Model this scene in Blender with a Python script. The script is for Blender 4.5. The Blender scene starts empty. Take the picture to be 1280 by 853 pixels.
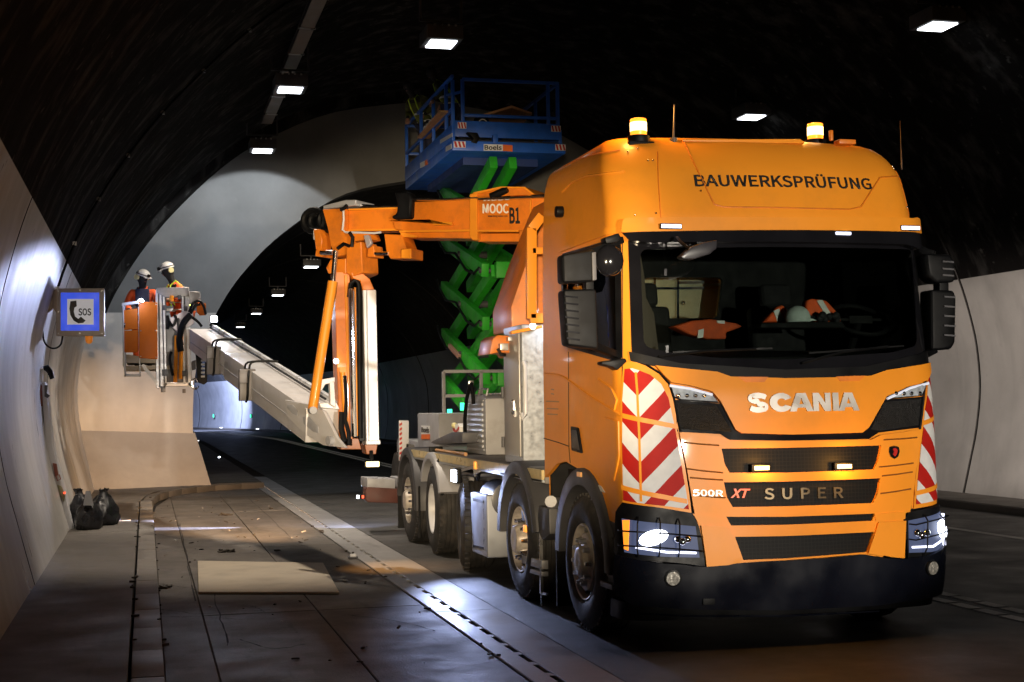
import bpy, bmesh, math, random
import numpy as np
from mathutils import Vector, Matrix
from mathutils.geometry import delaunay_2d_cdt
random.seed(7)
sc = bpy.context.scene
COL = sc.collection
R = math.radians
# ------------------------------------------------------------------ camera
F, H = 1778.0, 1.75                        # focal length in photo pixels (50 mm), eye height
VP, ROLL = (182.0, 510.0), -0.014          # where the road runs to, tilt of the horizon
_d = np.array([(VP[0]-640)/F, (VP[1]-426.5)/F, 1.0])
CY = _d/np.linalg.norm(_d)
CZ = np.array([ROLL, -1.0, _d[1]-ROLL*_d[0]]); CZ /= np.linalg.norm(CZ)
CX = np.cross(CY, CZ)
cam = bpy.data.cameras.new('camera'); cam.sensor_width = 36; cam.lens = F/1280*36
cam.clip_start = 0.1; cam.clip_end = 600
cam_o = bpy.data.objects.new('camera', cam); COL.objects.link(cam_o)
M4 = Matrix.Identity(4)
for i, v in enumerate((CX, CY, CZ)):
    M4[i][0], M4[i][1], M4[i][2] = v[0], -v[1], -v[2]
M4[2][3] = H
cam_o.matrix_world = M4
sc.camera = cam_o
# ------------------------------------------------------------------ world, exposure
w = bpy.data.worlds.new('World'); sc.world = w; w.use_nodes = True
w.node_tree.nodes['Background'].inputs[0].default_value = (0.5, 0.6, 0.8, 1)
w.node_tree.nodes['Background'].inputs[1].default_value = 0.0005
sc.view_settings.view_transform = 'Standard'; sc.view_settings.look = 'None'
sc.view_settings.exposure = 0; sc.view_settings.gamma = 1
sc.cycles.use_denoising = True
try: sc.cycles.denoiser = 'OPENIMAGEDENOISE'
except Exception: pass
sc.cycles.max_bounces = 6; sc.cycles.diffuse_bounces = 2; sc.cycles.glossy_bounces = 3
sc.cycles.transparent_max_bounces = 12; sc.cycles.sample_clamp_indirect = 4
sc.cycles.caustics_reflective = False; sc.cycles.caustics_refractive = False
# ------------------------------------------------------------------ lamps (those of the place, and added fills)
WHITE = (0.86, 0.93, 1.0); COOL = (0.50, 0.60, 1.0); AMBER = (1.0, 0.45, 0.08); WARM = (1.0, 0.80, 0.58)
def lamp(kind, name, loc, energy, color, target=None, size=0.05, angle=60, blend=0.3):
    l = bpy.data.lights.new(name, kind); l.energy = energy; l.color = color
    if kind == 'AREA': l.size = size
    else: l.shadow_soft_size = size
    if kind == 'SPOT': l.spot_size = R(angle); l.spot_blend = blend
    o = bpy.data.objects.new(name, l); COL.objects.link(o); o.location = loc
    if target is not None:
        o.rotation_euler = (Vector(target)-Vector(loc)).to_track_quat('-Z', 'Y').to_euler()
    return o
# unseen spots: key inferred from the lit truck front, then added fill lights
lamp('SPOT', 'work_light', (5.6, -9.0, 2.0), 12500, (1.0, 0.90, 0.76), (4.5, 9.6, 2.2), 0.12, 14.0, 0.35)
lamp('SPOT', 'side_fill_light', (-0.6, -1.5, 2.0), 10500, (1.0, 0.78, 0.50), (2.75, 13.6, 2.40), 0.25, 19, 0.5)  # added fill for the truck's left side and the boom
lamp('SPOT', 'wall_fill_light', (9.6, 6.0, 2.5), 17000, (1.0, 0.87, 0.78), (14.2, 22.0, 1.9), 0.3, 19, 0.7)  # added out of view to brighten the right wall
lamp('SPOT', 'basket_fill_light', (-0.25, -4.0, 2.8), 2400, (1.0, 0.82, 0.62), (0.45, 22.5, 2.2), 0.2, 11.5, 0.9)  # added behind the camera to lift the phone sign and basket
lamp('SPOT', 'ceiling_light', (2.3, 23.2, 6.8), 1500, (1.0, 0.86, 0.70), (1.9, 23.2, 0), 0.12, 84, 0.55)
lamp('SPOT', 'ceiling_light', (1.3, 17.0, 6.8), 1300, (1.0, 0.86, 0.70), (1.3, 17.6, 0), 0.12, 72, 0.6)
# LED work lamp on the truck's side
lamp('SPOT', 'side_work_lamp', (3.02, 14.86, 0.98), 130, COOL, (2.9, 7.4, 0.2), 0.05, 30, 0.9)
lamp('SPOT', 'side_work_lamp_near', (3.02, 14.86, 0.98), 210, COOL, (3.25, 12.6, 0.0), 0.05, 58, 0.9)
lamp('SPOT', 'rear_flood', (2.95, 19.9, 0.60), 120, COOL, (2.95, 22.0, 0.0), 0.04, 100, 0.5)
lamp('SPOT', 'rear_corner_lamp', (2.78, 20.7, 0.46), 5000, COOL, (0.5, 21.2, 0.0), 0.02, 13, 0.6)
lamp('SPOT', 'rear_amber_lamp', (2.3, 15.45, 1.12), 8500, (1.0, 0.60, 0.30), (-0.6, 31, -0.6), 0.05, 30, 0.9)
lamp('SPOT', 'amber_foot_lamp', (2.3, 15.1, 0.98), 40, AMBER, (2.6, 15.2, 0), 0.05, 80, 0.8)
lamp('SPOT', 'arm_lamp', (1.05, 22.9, 3.22), 460, (0.56, 0.64, 1.0), (-1.5, 18.2, 2.15), 0.04, 37, 0.35)
lamp('SPOT', 'arm_lamp_top', (1.05, 22.9, 3.42), 120, (0.70, 0.80, 1.0), (2.0, 15.3, 1.7), 0.04, 30, 0.6)
lamp('SPOT', 'arm_lamp_rear', (0.9, 23.6, 3.5), 420, (0.74, 0.84, 1.0), (-0.2, 31.5, 4.2), 0.05, 62, 0.9)
lamp('POINT', 'chest_lamp', (-0.1, 23.0, 3.4), 8, COOL, None, 0.04)
lamp('POINT', 'beacon_light', (3.55, 10.1, 4.02), 26, AMBER, None, 0.08)
lamp('POINT', 'beacon_light', (5.15, 10.4, 4.02), 26, AMBER, None, 0.08)
lamp('SPOT', 'cab_rear_lamp', (3.75, 11.74, 2.60), 16, (0.78, 0.88, 1.0), (3.9, 12.6, 1.9), 0.05, 120, 0.4)
lamp('AREA', 'far_floodlight', (4.0, 104.0, 4.2), 3800, COOL, (-9, 140, 1.5), 0.5)
for (x, y, z, e) in ((2.3, 28.9, 6.92, 300), (2.3, 23.2, 6.92, 10), (4.12, 19.8, 6.92, 10), (10.75, 23.9, 6.92, 10), (10.7, 17.5, 6.92, 10)):
    lamp('SPOT', 'ceiling_light', (x, y, z-0.07), e, WHITE, (x, y+(6.2 if y > 28 else 0), 0), 0.06, 97 if y > 28 else 140, 0.12)

# ------------------------------------------------------------------ pixel helpers: a photo pixel becomes a point on a known surface
def ray(px, py):
    v = np.array([(px-640)/F, (py-426.5)/F, 1.0])
    return np.array([v@CX, v@CY, v@CZ])
def proj(p):
    q = np.asarray(p, float)-np.array([0, 0, H])
    c = q@np.stack([CX, CY, CZ])
    return 640+F*c[..., 0]/c[..., 2], 426.5+F*c[..., 1]/c[..., 2]
def onY(px, py, y): r = ray(px, py); return Vector((r*(y/r[1])+[0, 0, H]).tolist())
def onX(px, py, x): r = ray(px, py); return Vector((r*(x/r[0])+[0, 0, H]).tolist())
def onZ(px, py, z): r = ray(px, py); return Vector((r*((z-H)/r[2])+[0, 0, H]).tolist())
class Plane:
    """a vertical (or any) plane with coordinates u along ex, v along ez"""
    def __init__(s, p0, ex, ez=(0, 0, 1)):
        s.p = np.array(p0, float); s.ex = np.array(ex, float)/np.linalg.norm(ex); s.ez = np.array(ez, float)/np.linalg.norm(ez)
        s.n = np.cross(s.ex, s.ez)
    def inv(s, px, py):
        r = ray(px, py); o = np.array([0, 0, H])
        t = ((s.p-o)@s.n)/(r@s.n); q = o+r*t-s.p
        return (q@s.ex, q@s.ez)
    def S(s, u, v, off=0.0):
        u = np.asarray(u, float); v = np.asarray(v, float)
        return s.p+u[..., None]*s.ex+v[..., None]*s.ez+off*s.n
    def P(s, px, py, off=0.0): return Vector(s.S(*[np.array(a) for a in s.inv(px, py)], off).tolist())
# ------------------------------------------------------------------ materials
MATS = {}
def mat(name, col, rough=0.5, metal=0.0, var=0.12, scale=3.0, bump=0.0, bscale=40.0, coat=0.0, emit=None, es=0.0, rvar=0.12, dirt=None, damt=0.0, dscale=1.5, stretch=(1, 1, 1), spec=0.5):
    if name in MATS: return MATS[name]
    m = bpy.data.materials.new(name); m.use_nodes = True; nt = m.node_tree; N = nt.nodes; L = nt.links
    b = N['Principled BSDF']
    b.inputs['Roughness'].default_value = rough; b.inputs['Metallic'].default_value = metal
    b.inputs['Coat Weight'].default_value = coat; b.inputs['Coat Roughness'].default_value = 0.05
    b.inputs['Specular IOR Level'].default_value = spec
    tc = N.new('ShaderNodeTexCoord'); mp = N.new('ShaderNodeMapping'); mp.inputs['Scale'].default_value = stretch
    L.new(tc.outputs['Object'], mp.inputs['Vector'])
    no = N.new('ShaderNodeTexNoise'); no.inputs['Scale'].default_value = scale; no.inputs['Detail'].default_value = 6
    L.new(mp.outputs[0], no.inputs['Vector'])
    mx = N.new('ShaderNodeMix'); mx.data_type = 'RGBA'
    c = Vector(col)
    mx.inputs[6].default_value = (*[max(0, k*(1-var)) for k in c], 1); mx.inputs[7].default_value = (*[min(1, k*(1+var)) for k in c], 1)
    rmp = N.new('ShaderNodeMapRange'); rmp.inputs[1].default_value = 0.3; rmp.inputs[2].default_value = 0.7
    L.new(no.outputs['Fac'], rmp.inputs[0]); L.new(rmp.outputs[0], mx.inputs[0])
    out = mx.outputs[2]
    if dirt is not None:
        n2 = N.new('ShaderNodeTexNoise'); n2.inputs['Scale'].default_value = dscale; n2.inputs['Detail'].default_value = 9; n2.inputs['Roughness'].default_value = 0.65
        L.new(mp.outputs[0], n2.inputs['Vector'])
        r2 = N.new('ShaderNodeMapRange'); r2.inputs[1].default_value = 0.48; r2.inputs[2].default_value = 0.72; r2.inputs[4].default_value = damt
        L.new(n2.outputs['Fac'], r2.inputs[0])
        m2 = N.new('ShaderNodeMix'); m2.data_type = 'RGBA'; m2.inputs[7].default_value = (*dirt, 1)
        L.new(out, m2.inputs[6]); L.new(r2.outputs[0], m2.inputs[0]); out = m2.outputs[2]
    L.new(out, b.inputs['Base Color'])
    rr = N.new('ShaderNodeMapRange'); rr.inputs[1].default_value = 0.3; rr.inputs[2].default_value = 0.7
    rr.inputs[3].default_value = max(0.02, rough-rvar); rr.inputs[4].default_value = min(1, rough+rvar)
    L.new(no.outputs['Fac'], rr.inputs[0]); L.new(rr.outputs[0], b.inputs['Roughness'])
    if bump > 0:
        n3 = N.new('ShaderNodeTexNoise'); n3.inputs['Scale'].default_value = bscale; n3.inputs['Detail'].default_value = 5
        L.new(mp.outputs[0], n3.inputs['Vector'])
        bp = N.new('ShaderNodeBump'); bp.inputs['Strength'].default_value = bump; bp.inputs['Distance'].default_value = 0.02
        L.new(n3.outputs['Fac'], bp.inputs['Height']); L.new(bp.outputs[0], b.inputs['Normal'])
    if emit is not None:
        b.inputs['Emission Color'].default_value = (*emit, 1); b.inputs['Emission Strength'].default_value = es
    MATS[name] = m
    return m
ORANGE = mat('orange_paint', (0.82, 0.285, 0.020), 0.42, 0, 0.05, 1.2, coat=0.10, rvar=0.06, spec=0.25, dirt=(0.25, 0.12, 0.03), damt=0.18, dscale=2.5)
ORANGE2 = mat('crane_orange', (0.74, 0.20, 0.012), 0.42, 0, 0.10, 2.0, coat=0.1, dirt=(0.16, 0.06, 0.02), damt=0.45, dscale=3.5)
BLACKP = mat('black_plastic', (0.004, 0.0042, 0.005), 0.5, 0, 0.2, 6, bump=0.05, bscale=200, spec=0.18)
BUMPER = mat('bumper_black', (0.004, 0.005, 0.010), 0.30, 0, 0.2, 3, spec=0.4)
GLOSSB = mat('gloss_black', (0.008, 0.008, 0.010), 0.10, 0, 0.2, 3, rvar=0.04)
RUBBER = mat('rubber', (0.022, 0.021, 0.021), 0.75, 0, 0.3, 9, bump=0.15, bscale=90, dirt=(0.11, 0.09, 0.075), damt=0.5, dscale=7)
RIM = mat('rim_grey', (0.58, 0.52, 0.45), 0.42, 0.2, 0.2, 6, dirt=(0.12, 0.09, 0.07), damt=0.6, dscale=9)
STEEL = mat('steel', (0.55, 0.55, 0.56), 0.32, 0.9, 0.15, 6, dirt=(0.2, 0.17, 0.15), damt=0.3, dscale=6)
CHROME = mat('chrome', (0.75, 0.75, 0.77), 0.14, 1.0, 0.05, 6, rvar=0.05)
ALU = mat('aluminium', (0.50, 0.51, 0.54), 0.42, 0.45, 0.1, 5, stretch=(1, 1, 6), dirt=(0.25, 0.23, 0.22), damt=0.3, dscale=5)
GREYP = mat('grey_paint', (0.36, 0.36, 0.38), 0.45, 0, 0.1, 3, dirt=(0.16, 0.14, 0.12), damt=0.4, dscale=4)
DGREY = mat('dark_grey_paint', (0.07, 0.07, 0.08), 0.5, 0, 0.2, 3, dirt=(0.15, 0.13, 0.11), damt=0.4, dscale=5)
LGREY = mat('light_grey_paint', (0.62, 0.62, 0.64), 0.4, 0, 0.06, 3, dirt=(0.35, 0.32, 0.29), damt=0.35, dscale=3)
ARMW = mat('pale_grey_arm', (0.58, 0.56, 0.55), 0.42, 0.1, 0.06, 3, dirt=(0.33, 0.29, 0.26), damt=0.4, dscale=3)
GALV = mat('galvanised', (0.40, 0.43, 0.47), 0.38, 0.4, 0.16, 22, dirt=(0.35, 0.35, 0.36), damt=0.4, dscale=8)
GREEN = mat('green_paint', (0.03, 0.46, 0.025), 0.45, 0, 0.1, 3, dirt=(0.03, 0.10, 0.02), damt=0.5, dscale=5)
BLUE = mat('blue_paint', (0.02, 0.13, 0.62), 0.4, 0, 0.1, 3, dirt=(0.02, 0.05, 0.2), damt=0.4, dscale=5)
REDW = mat('reflective_red', (0.50, 0.018, 0.012), 0.4, 0, 0.08, 8)
WHITEP = mat('white_print', (0.78, 0.78, 0.77), 0.4, 0, 0.04, 8)
BLACKPRINT = mat('black_print', (0.012, 0.012, 0.012), 0.5, 0, 0.1, 8)
ORPRINT = mat('orange_print', (0.85, 0.16, 0.02), 0.5, 0, 0.05, 8)
SIGNBLUE = mat('sign_blue', (0.03, 0.09, 0.75), 0.4, 0, 0.03, 8, emit=(0.04, 0.11, 0.95), es=0.55)
SIGNWHITE = mat('sign_white', (0.7, 0.7, 0.72), 0.4, 0, 0.03, 8, emit=(0.75, 0.75, 0.8), es=0.28)
SIGNBOX = mat('sign_box', (0.42, 0.38, 0.34), 0.5, 0.2, 0.1, 8, dirt=(0.25, 0.2, 0.16), damt=0.4)
BEIGE = mat('beige_steel', (0.72, 0.56, 0.30), 0.5, 0, 0.08, 5, dirt=(0.3, 0.22, 0.12), damt=0.4, dscale=6)
TAPE = mat('yellow_tape', (0.62, 0.50, 0.26), 0.35, 0, 0.15, 9, dirt=(0.3, 0.24, 0.14), damt=0.5, dscale=7)
WOOD = mat('wood', (0.50, 0.27, 0.12), 0.6, 0, 0.25, 5, stretch=(8, 1, 1))
PLYBOARD = mat('pale_board', (0.50, 0.43, 0.33), 0.75, 0, 0.08, 3, bump=0.1, bscale=60, dirt=(0.22, 0.17, 0.12), damt=0.35, dscale=2.2)
BAGM = mat('bag_plastic', (0.014, 0.014, 0.016), 0.28, 0, 0.3, 8, bump=0.5, bscale=18)
HIVIS = mat('hivis_orange', (0.90, 0.12, 0.02), 0.75, 0, 0.12, 12, emit=(0.9, 0.1, 0.01), es=0.0, bump=0.3, bscale=30)
HIVISY = mat('hivis_yellow', (0.42, 0.50, 0.04), 0.75, 0, 0.25, 9, bump=0.3, bscale=30)
NAVY = mat('navy_cloth', (0.02, 0.025, 0.06), 0.8, 0, 0.3, 12, bump=0.3, bscale=30)
REFLECT = mat('reflective_band', (0.75, 0.76, 0.74), 0.4, 0, 0.06, 8)
SKIN = mat('skin', (0.42, 0.24, 0.17), 0.55, 0, 0.08, 9)
BALA = mat('black_hood', (0.012, 0.012, 0.014), 0.8, 0, 0.2, 12)
HELMET = mat('helmet_white', (0.75, 0.75, 0.75), 0.3, 0, 0.05, 8, coat=0.4)
SCREENY = mat('pale_yellow', (0.75, 0.70, 0.35), 0.5)
SEATM = mat('seat_cloth', (0.005, 0.005, 0.006), 0.85, 0, 0.3, 14)
DASH = mat('dash_plastic', (0.005, 0.005, 0.0055), 0.7, 0, 0.2, 9, spec=0.2)
CAPM = mat('cap_cloth', (0.52, 0.60, 0.56), 0.8, 0, 0.1, 14)
REDBROWN = mat('red_brown', (0.20, 0.05, 0.03), 0.5, 0, 0.2, 8)
def emis(name, col, s): return mat(name, tuple(min(1, c*0.8) for c in col), 0.4, emit=col, es=s)
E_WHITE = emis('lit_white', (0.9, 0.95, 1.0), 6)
E_STRIP = emis('lit_strip', (0.75, 0.78, 1.0), 3)
E_COOL = emis('lit_cool', (0.75, 0.85, 1.0), 25)
E_AMBER = emis('lit_amber', (1.0, 0.28, 0.02), 2.4)
E_AMBHOT = emis('lit_amber_core', (1.0, 0.72, 0.30), 4.5)
E_MARK = emis('lit_marker', (1.0, 0.35, 0.05), 1.1)
E_GREEN = emis('lit_green', (0.05, 1.0, 0.45), 2.5)
E_STUD = emis('lit_stud', (0.9, 0.95, 1.0), 4)
LENS = mat('lens', (0.5, 0.55, 0.62), 0.08, 0.3, 0.3, 25, rvar=0.05)
def glass_mat(name, tint, refl=1.0, rough=0.01):
    m = bpy.data.materials.new(name); m.use_nodes = True; nt = m.node_tree; N = nt.nodes; L = nt.links
    N.remove(N['Principled BSDF'])
    t = N.new('ShaderNodeBsdfTransparent'); t.inputs[0].default_value = (*tint, 1)
    g = N.new('ShaderNodeBsdfGlossy'); g.inputs['Roughness'].default_value = rough; g.inputs['Color'].default_value = (refl, refl, refl, 1)
    f = N.new('ShaderNodeFresnel'); f.inputs[0].default_value = 1.5
    mx = N.new('ShaderNodeMixShader'); L.new(f.outputs[0], mx.inputs[0]); L.new(t.outputs[0], mx.inputs[1]); L.new(g.outputs[0], mx.inputs[2])
    L.new(mx.outputs[0], N['Material Output'].inputs[0]); MATS[name] = m
    return m
GLASS = glass_mat('windscreen_glass', (0.72, 0.76, 0.74))
DGLASS = glass_mat('tinted_glass', (0.30, 0.32, 0.33))
LGLASS = glass_mat('lens_glass', (0.9, 0.93, 0.96))

# ------------------------------------------------------------------ building helpers
ROOT = {}
def _link(o, parent):
    COL.objects.link(o)
    if parent is not None: o.parent = parent
def tag(o, label=None, cat=None, group=None, kind=None):
    if label: o['label'] = label
    if cat: o['category'] = cat
    if group: o['group'] = group
    if kind: o['kind'] = kind
    return o
def thing(name, label, cat, loc, group=None):
    o = bpy.data.objects.new(name, None); o.empty_display_size = 0.2
    COL.objects.link(o); o.location = loc; ROOT[o.name] = Vector(loc)
    return tag(o, label, cat, group)
def rootloc(p):
    while p is not None:
        if p.name in ROOT: return ROOT[p.name]
        p = p.parent
    return Vector((0, 0, 0))
def finish(bm, name, m, parent=None, smooth=35, bev=0.0, seg=2, recalc=True, weld=True):
    if weld: bmesh.ops.remove_doubles(bm, verts=bm.verts, dist=1e-5)
    if recalc: bmesh.ops.recalc_face_normals(bm, faces=bm.faces)
    if bev > 0:
        es = [e for e in bm.edges if len(e.link_faces) == 2 and e.calc_face_angle(0) > R(30)]
        try: bmesh.ops.bevel(bm, geom=es, offset=bev, segments=seg, profile=0.6, affect='EDGES', clamp_overlap=True)
        except Exception: pass
    me = bpy.data.meshes.new(name)
    off = rootloc(parent)
    if parent is None: pass
    for v in bm.verts: v.co -= off
    bm.to_mesh(me); bm.free()
    for i, mm in enumerate(m if isinstance(m, (list, tuple)) else [m]): me.materials.append(mm)
    if smooth:
        me.polygons.foreach_set('use_smooth', [True]*len(me.polygons)); me.set_sharp_from_angle(angle=R(smooth))
    o = bpy.data.objects.new(name, me); _link(o, parent)
    return o
SPLIT = {'mirror_arm', 'mirror_foot', 'mud_flap', 'step', 'air_hose', 'basket_cylinder', 'cylinder_rod', 'rod_bracket', 'hinge', 'holder', 'hose', 'slew_drive', 'knuckle_block', 'side_guard', 'guard_rail', 'guard_frame', 'hose_loop', 'base_rail', 'pipe', 'basket_mast', 'basket_mast_right', 'grey_link', 'mast_foot', 'basket_frame', 'toe_board', 'eye', 'wiper', 'boom_pipe', 'valve_block'}
SMALL_PIECES = {'clip', 'joint_plate', 'screw', 'drain_bridge', 'mirror_rib', 'reflector', 'grip_slot', 'centre_line', 'fitting', 'chrome_rail', 'wheel_nut', 'rivet', 'louvre', 'lamp_guard'}
class MB:
    def __init__(s): s.bm = bmesh.new()
    def face(s, pts, mi=0):
        f = s.bm.faces.new([s.bm.verts.new(p) for p in pts]); f.material_index = mi; return f
    def box(s, c, d, rz=0, rx=0, ry=0, mi=0):
        m = Matrix.Translation(c) @ Matrix.Rotation(rz, 4, 'Z') @ Matrix.Rotation(ry, 4, 'Y') @ Matrix.Rotation(rx, 4, 'X') @ Matrix.Diagonal((*d, 1))
        r = bmesh.ops.create_cube(s.bm, size=1, matrix=m)
        if mi:
            for v in r['verts']:
                for f in v.link_faces: f.material_index = mi
        return s
    def bb(s, x0, x1, y0, y1, z0, z1, mi=0):
        return s.box(((x0+x1)/2, (y0+y1)/2, (z0+z1)/2), (abs(x1-x0), abs(y1-y0), abs(z1-z0)), mi=mi)
    def beam(s, a, b, wd, h, up=(0, 0, 1), mi=0):
        a, b = Vector(a), Vector(b); d = b-a; t = d.normalized(); sd = t.cross(Vector(up))
        if sd.length < 1e-4: sd = t.cross(Vector((1, 0, 0)))
        sd.normalize(); u = sd.cross(t)
        m = Matrix((( sd.x, t.x, u.x, 0), (sd.y, t.y, u.y, 0), (sd.z, t.z, u.z, 0), (0, 0, 0, 1)))
        m = Matrix.Translation((a+b)/2) @ m @ Matrix.Diagonal((wd, d.length, h, 1))
        r = bmesh.ops.create_cube(s.bm, size=1, matrix=m)
        if mi:
            for v in r['verts']:
                for f in v.link_faces: f.material_index = mi
        return s
    def cyl(s, a, b, r, n=14, r2=None):
        a, b = Vector(a), Vector(b); d = b-a
        q = Vector((0, 0, 1)).rotation_difference(d.normalized()).to_matrix().to_4x4()
        bmesh.ops.create_cone(s.bm, cap_ends=True, segments=n, radius1=r, radius2=r if r2 is None else r2, depth=d.length, matrix=Matrix.Translation((a+b)/2) @ q)
        return s
    def tube(s, pts, r, n=6):
        pts = [Vector(p) for p in pts]; rings = []
        t0 = (pts[1]-pts[0]).normalized(); ref = t0.orthogonal().normalized()
        for i, p in enumerate(pts):
            t = ((pts[min(i+1, len(pts)-1)]-pts[max(i-1, 0)])).normalized()
            ref = (ref-t*ref.dot(t)).normalized(); bn = t.cross(ref)
            rr = r[i] if isinstance(r, (list, tuple)) else r
            rings.append([s.bm.verts.new(p+(ref*math.cos(2*math.pi*k/n)+bn*math.sin(2*math.pi*k/n))*rr) for k in range(n)])
        for a, b in zip(rings, rings[1:]):
            for k in range(n): s.bm.faces.new([a[k], a[(k+1) % n], b[(k+1) % n], b[k]])
        s.bm.faces.new(rings[0][::-1]); s.bm.faces.new(rings[-1])
        return s
    def prism(s, pts, vec):
        pts = [Vector(p) for p in pts]; vec = Vector(vec)
        a = [s.bm.verts.new(p) for p in pts]; b = [s.bm.verts.new(p+vec) for p in pts]
        s.bm.faces.new(a); s.bm.faces.new(b[::-1]); n = len(a)
        for k in range(n): s.bm.faces.new([a[k], b[k], b[(k+1) % n], a[(k+1) % n]])
        return s
    def ball(s, c, r, sc_=(1, 1, 1), n=14, rot=None):
        m = Matrix.Translation(c)
        if rot is not None: m = m @ rot.to_4x4()
        bmesh.ops.create_uvsphere(s.bm, u_segments=n, v_segments=max(6, n//2+2), radius=r, matrix=m @ Matrix.Diagonal((*sc_, 1)))
        return s
    def lathe(s, o, ax, prof, n=28, ref=None):
        o = Vector(o); ax = Vector(ax).normalized(); e1 = ax.orthogonal().normalized() if ref is None else Vector(ref); e2 = ax.cross(e1)
        rings = []
        for t, r in prof:
            rings.append([s.bm.verts.new(o+ax*t+(e1*math.cos(2*math.pi*k/n)+e2*math.sin(2*math.pi*k/n))*r) for k in range(n)])
        for a, b in zip(rings, rings[1:]):
            for k in range(n): s.bm.faces.new([a[k], a[(k+1) % n], b[(k+1) % n], b[k]])
        return s
    def cap(s):
        bmesh.ops.holes_fill(s.bm, edges=[e for e in s.bm.edges if e.is_boundary], sides=0); return s
    def build(s, name, m, parent=None, bev=0.0, smooth=35, seg=2, recalc=True):
        if name in SPLIT:                       # every loose piece becomes an object of its own
            bm = s.bm; todo = set(bm.verts); first = None
            while todo:
                st = [next(iter(todo))]; isl = set(st)
                while st:
                    for e in st.pop().link_edges:
                        for v in e.verts:
                            if v not in isl: isl.add(v); st.append(v)
                todo -= isl; nb = bmesh.new(); mp = {v: nb.verts.new(v.co) for v in bm.verts if v in isl}
                for f in bm.faces:
                    if f.verts[0] in isl: nb.faces.new([mp[v] for v in f.verts]).material_index = f.material_index
                o = finish(nb, name, m, parent, smooth, bev, seg, recalc); first = first or o
            bm.free(); return first
        o = finish(s.bm, name, m, parent, smooth, bev, seg, recalc)
        if name in SMALL_PIECES: o['kind'] = 'stuff'
        return o
def inside(P, poly):
    P = np.asarray(P); q = np.asarray(poly); x, y = P[:, 0], P[:, 1]; r = np.zeros(len(P), bool); j = len(q)-1
    for i in range(len(q)):
        xi, yi, xj, yj = q[i][0], q[i][1], q[j][0], q[j][1]
        if yi != yj: r ^= ((yi > y) != (yj > y)) & (x < (xj-xi)*(y-yi)/(yj-yi)+xi)
        j = i
    return r
def dense(poly, st):
    out = []
    for i in range(len(poly)):
        a = np.array(poly[i], float); b = np.array(poly[(i+1) % len(poly)], float); n = max(1, int(math.ceil(np.linalg.norm(b-a)/st)))
        for k in range(n): out.append(tuple(a+(b-a)*k/n))
    return out
def rounded(poly, r, n=4):
    """round the corners of a 2-D polygon"""
    out = []; m = len(poly)
    for i in range(m):
        p = np.array(poly[i], float); a = np.array(poly[i-1], float)-p; b = np.array(poly[(i+1) % m], float)-p
        la, lb = np.linalg.norm(a), np.linalg.norm(b); rr = min(r, 0.45*la, 0.45*lb)
        p0, p1 = p+a/la*rr, p+b/lb*rr
        for k in range(n+1):
            t = k/n; out.append(tuple((1-t)**2*p0+2*t*(1-t)*p+t*t*p1))
    return out
def surf_bm(S, outer, holes=(), step=0.06, off=0.0, th=0.0, uv0=None):
    """mesh a region of the surface S(u,v,offset): constrained triangulation, then given thickness th inwards"""
    loops = [dense(outer, step)]+[dense(h, step) for h in holes]
    P = []; E = []
    for lp in loops:
        b = len(P); P += lp; E += [(b+k, b+(k+1) % len(lp)) for k in range(len(lp))]
    q = np.array(outer); lo, hi = q.min(0), q.max(0); h = step*0.87
    gx, gy = np.meshgrid(np.arange(lo[0], hi[0], step), np.arange(lo[1], hi[1], h))
    gx = gx+((np.arange(gx.shape[0]) % 2)*step/2)[:, None]
    G = np.stack([gx.ravel(), gy.ravel()], 1)
    if len(G):
        k = inside(G, outer)
        for hh in holes: k &= ~inside(G, hh)
        G = G[k]
        if len(G):
            B = np.array(P); d = np.min(np.linalg.norm(G[:, None]-B[None], axis=2), axis=1) if len(G)*len(B) < 4e7 else np.ones(len(G))
            G = G[d > step*0.45]
    vs, es, fs, _, _, _ = delaunay_2d_cdt([Vector(p) for p in P]+[Vector(p) for p in G], E, [], 0, 1e-6)
    V = np.array([tuple(v) for v in vs]); T = [f for f in fs]
    C = np.array([V[list(f)].mean(0) for f in T])
    k = inside(C, outer)
    for hh in holes: k &= ~inside(C, hh)
    T = [t for t, kk in zip(T, k) if kk]
    A = S(V[:, 0], V[:, 1], off)
    bm = bmesh.new(); va = [bm.verts.new(p) for p in A.tolist()]
    uvl = bm.loops.layers.uv.new('UVMap')
    ec = {}
    def setuv(f, idx):
        for lp, i in zip(f.loops, idx): lp[uvl].uv = (V[i][0]-(uv0[0] if uv0 else 0), V[i][1]-(uv0[1] if uv0 else 0))
    for t in T:
        f = bm.faces.new([va[i] for i in t]); setuv(f, t)
        for a, b in zip(t, t[1:]+t[:1]): ec[(a, b)] = ec.get((a, b), 0)+1
    if th:
        Bp = S(V[:, 0], V[:, 1], off-th); vb = [bm.verts.new(p) for p in Bp.tolist()]
        for t in T:
            f = bm.faces.new([vb[i] for i in t[::-1]]); setuv(f, t[::-1])
        for (a, b) in ec:
            if (b, a) not in ec:
                f = bm.faces.new([va[b], va[a], vb[a], vb[b]]); setuv(f, (b, a, a, b))
    for v in [v for v in bm.verts if not v.link_faces]: bm.verts.remove(v)
    return bm
def patch(name, surf, px, m, parent, off=0.012, th=0.02, step=0.06, holes=(), rnd=0.0, mirror=False, uv0=None, smooth=40):
    poly = [surf.inv(*p) for p in px] if not isinstance(px, np.ndarray) else [tuple(p) for p in px]
    hl = [[surf.inv(*p) for p in h] for h in holes]
    if mirror: poly = [(-u, v) for u, v in poly][::-1]; hl = [[(-u, v) for u, v in h][::-1] for h in hl]
    if rnd: poly = rounded(poly, rnd)
    bm = surf_bm(surf.S, poly, hl, step, off, th, uv0)
    return finish(bm, name, m, parent, smooth=smooth, weld=False)
FONT = None
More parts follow.
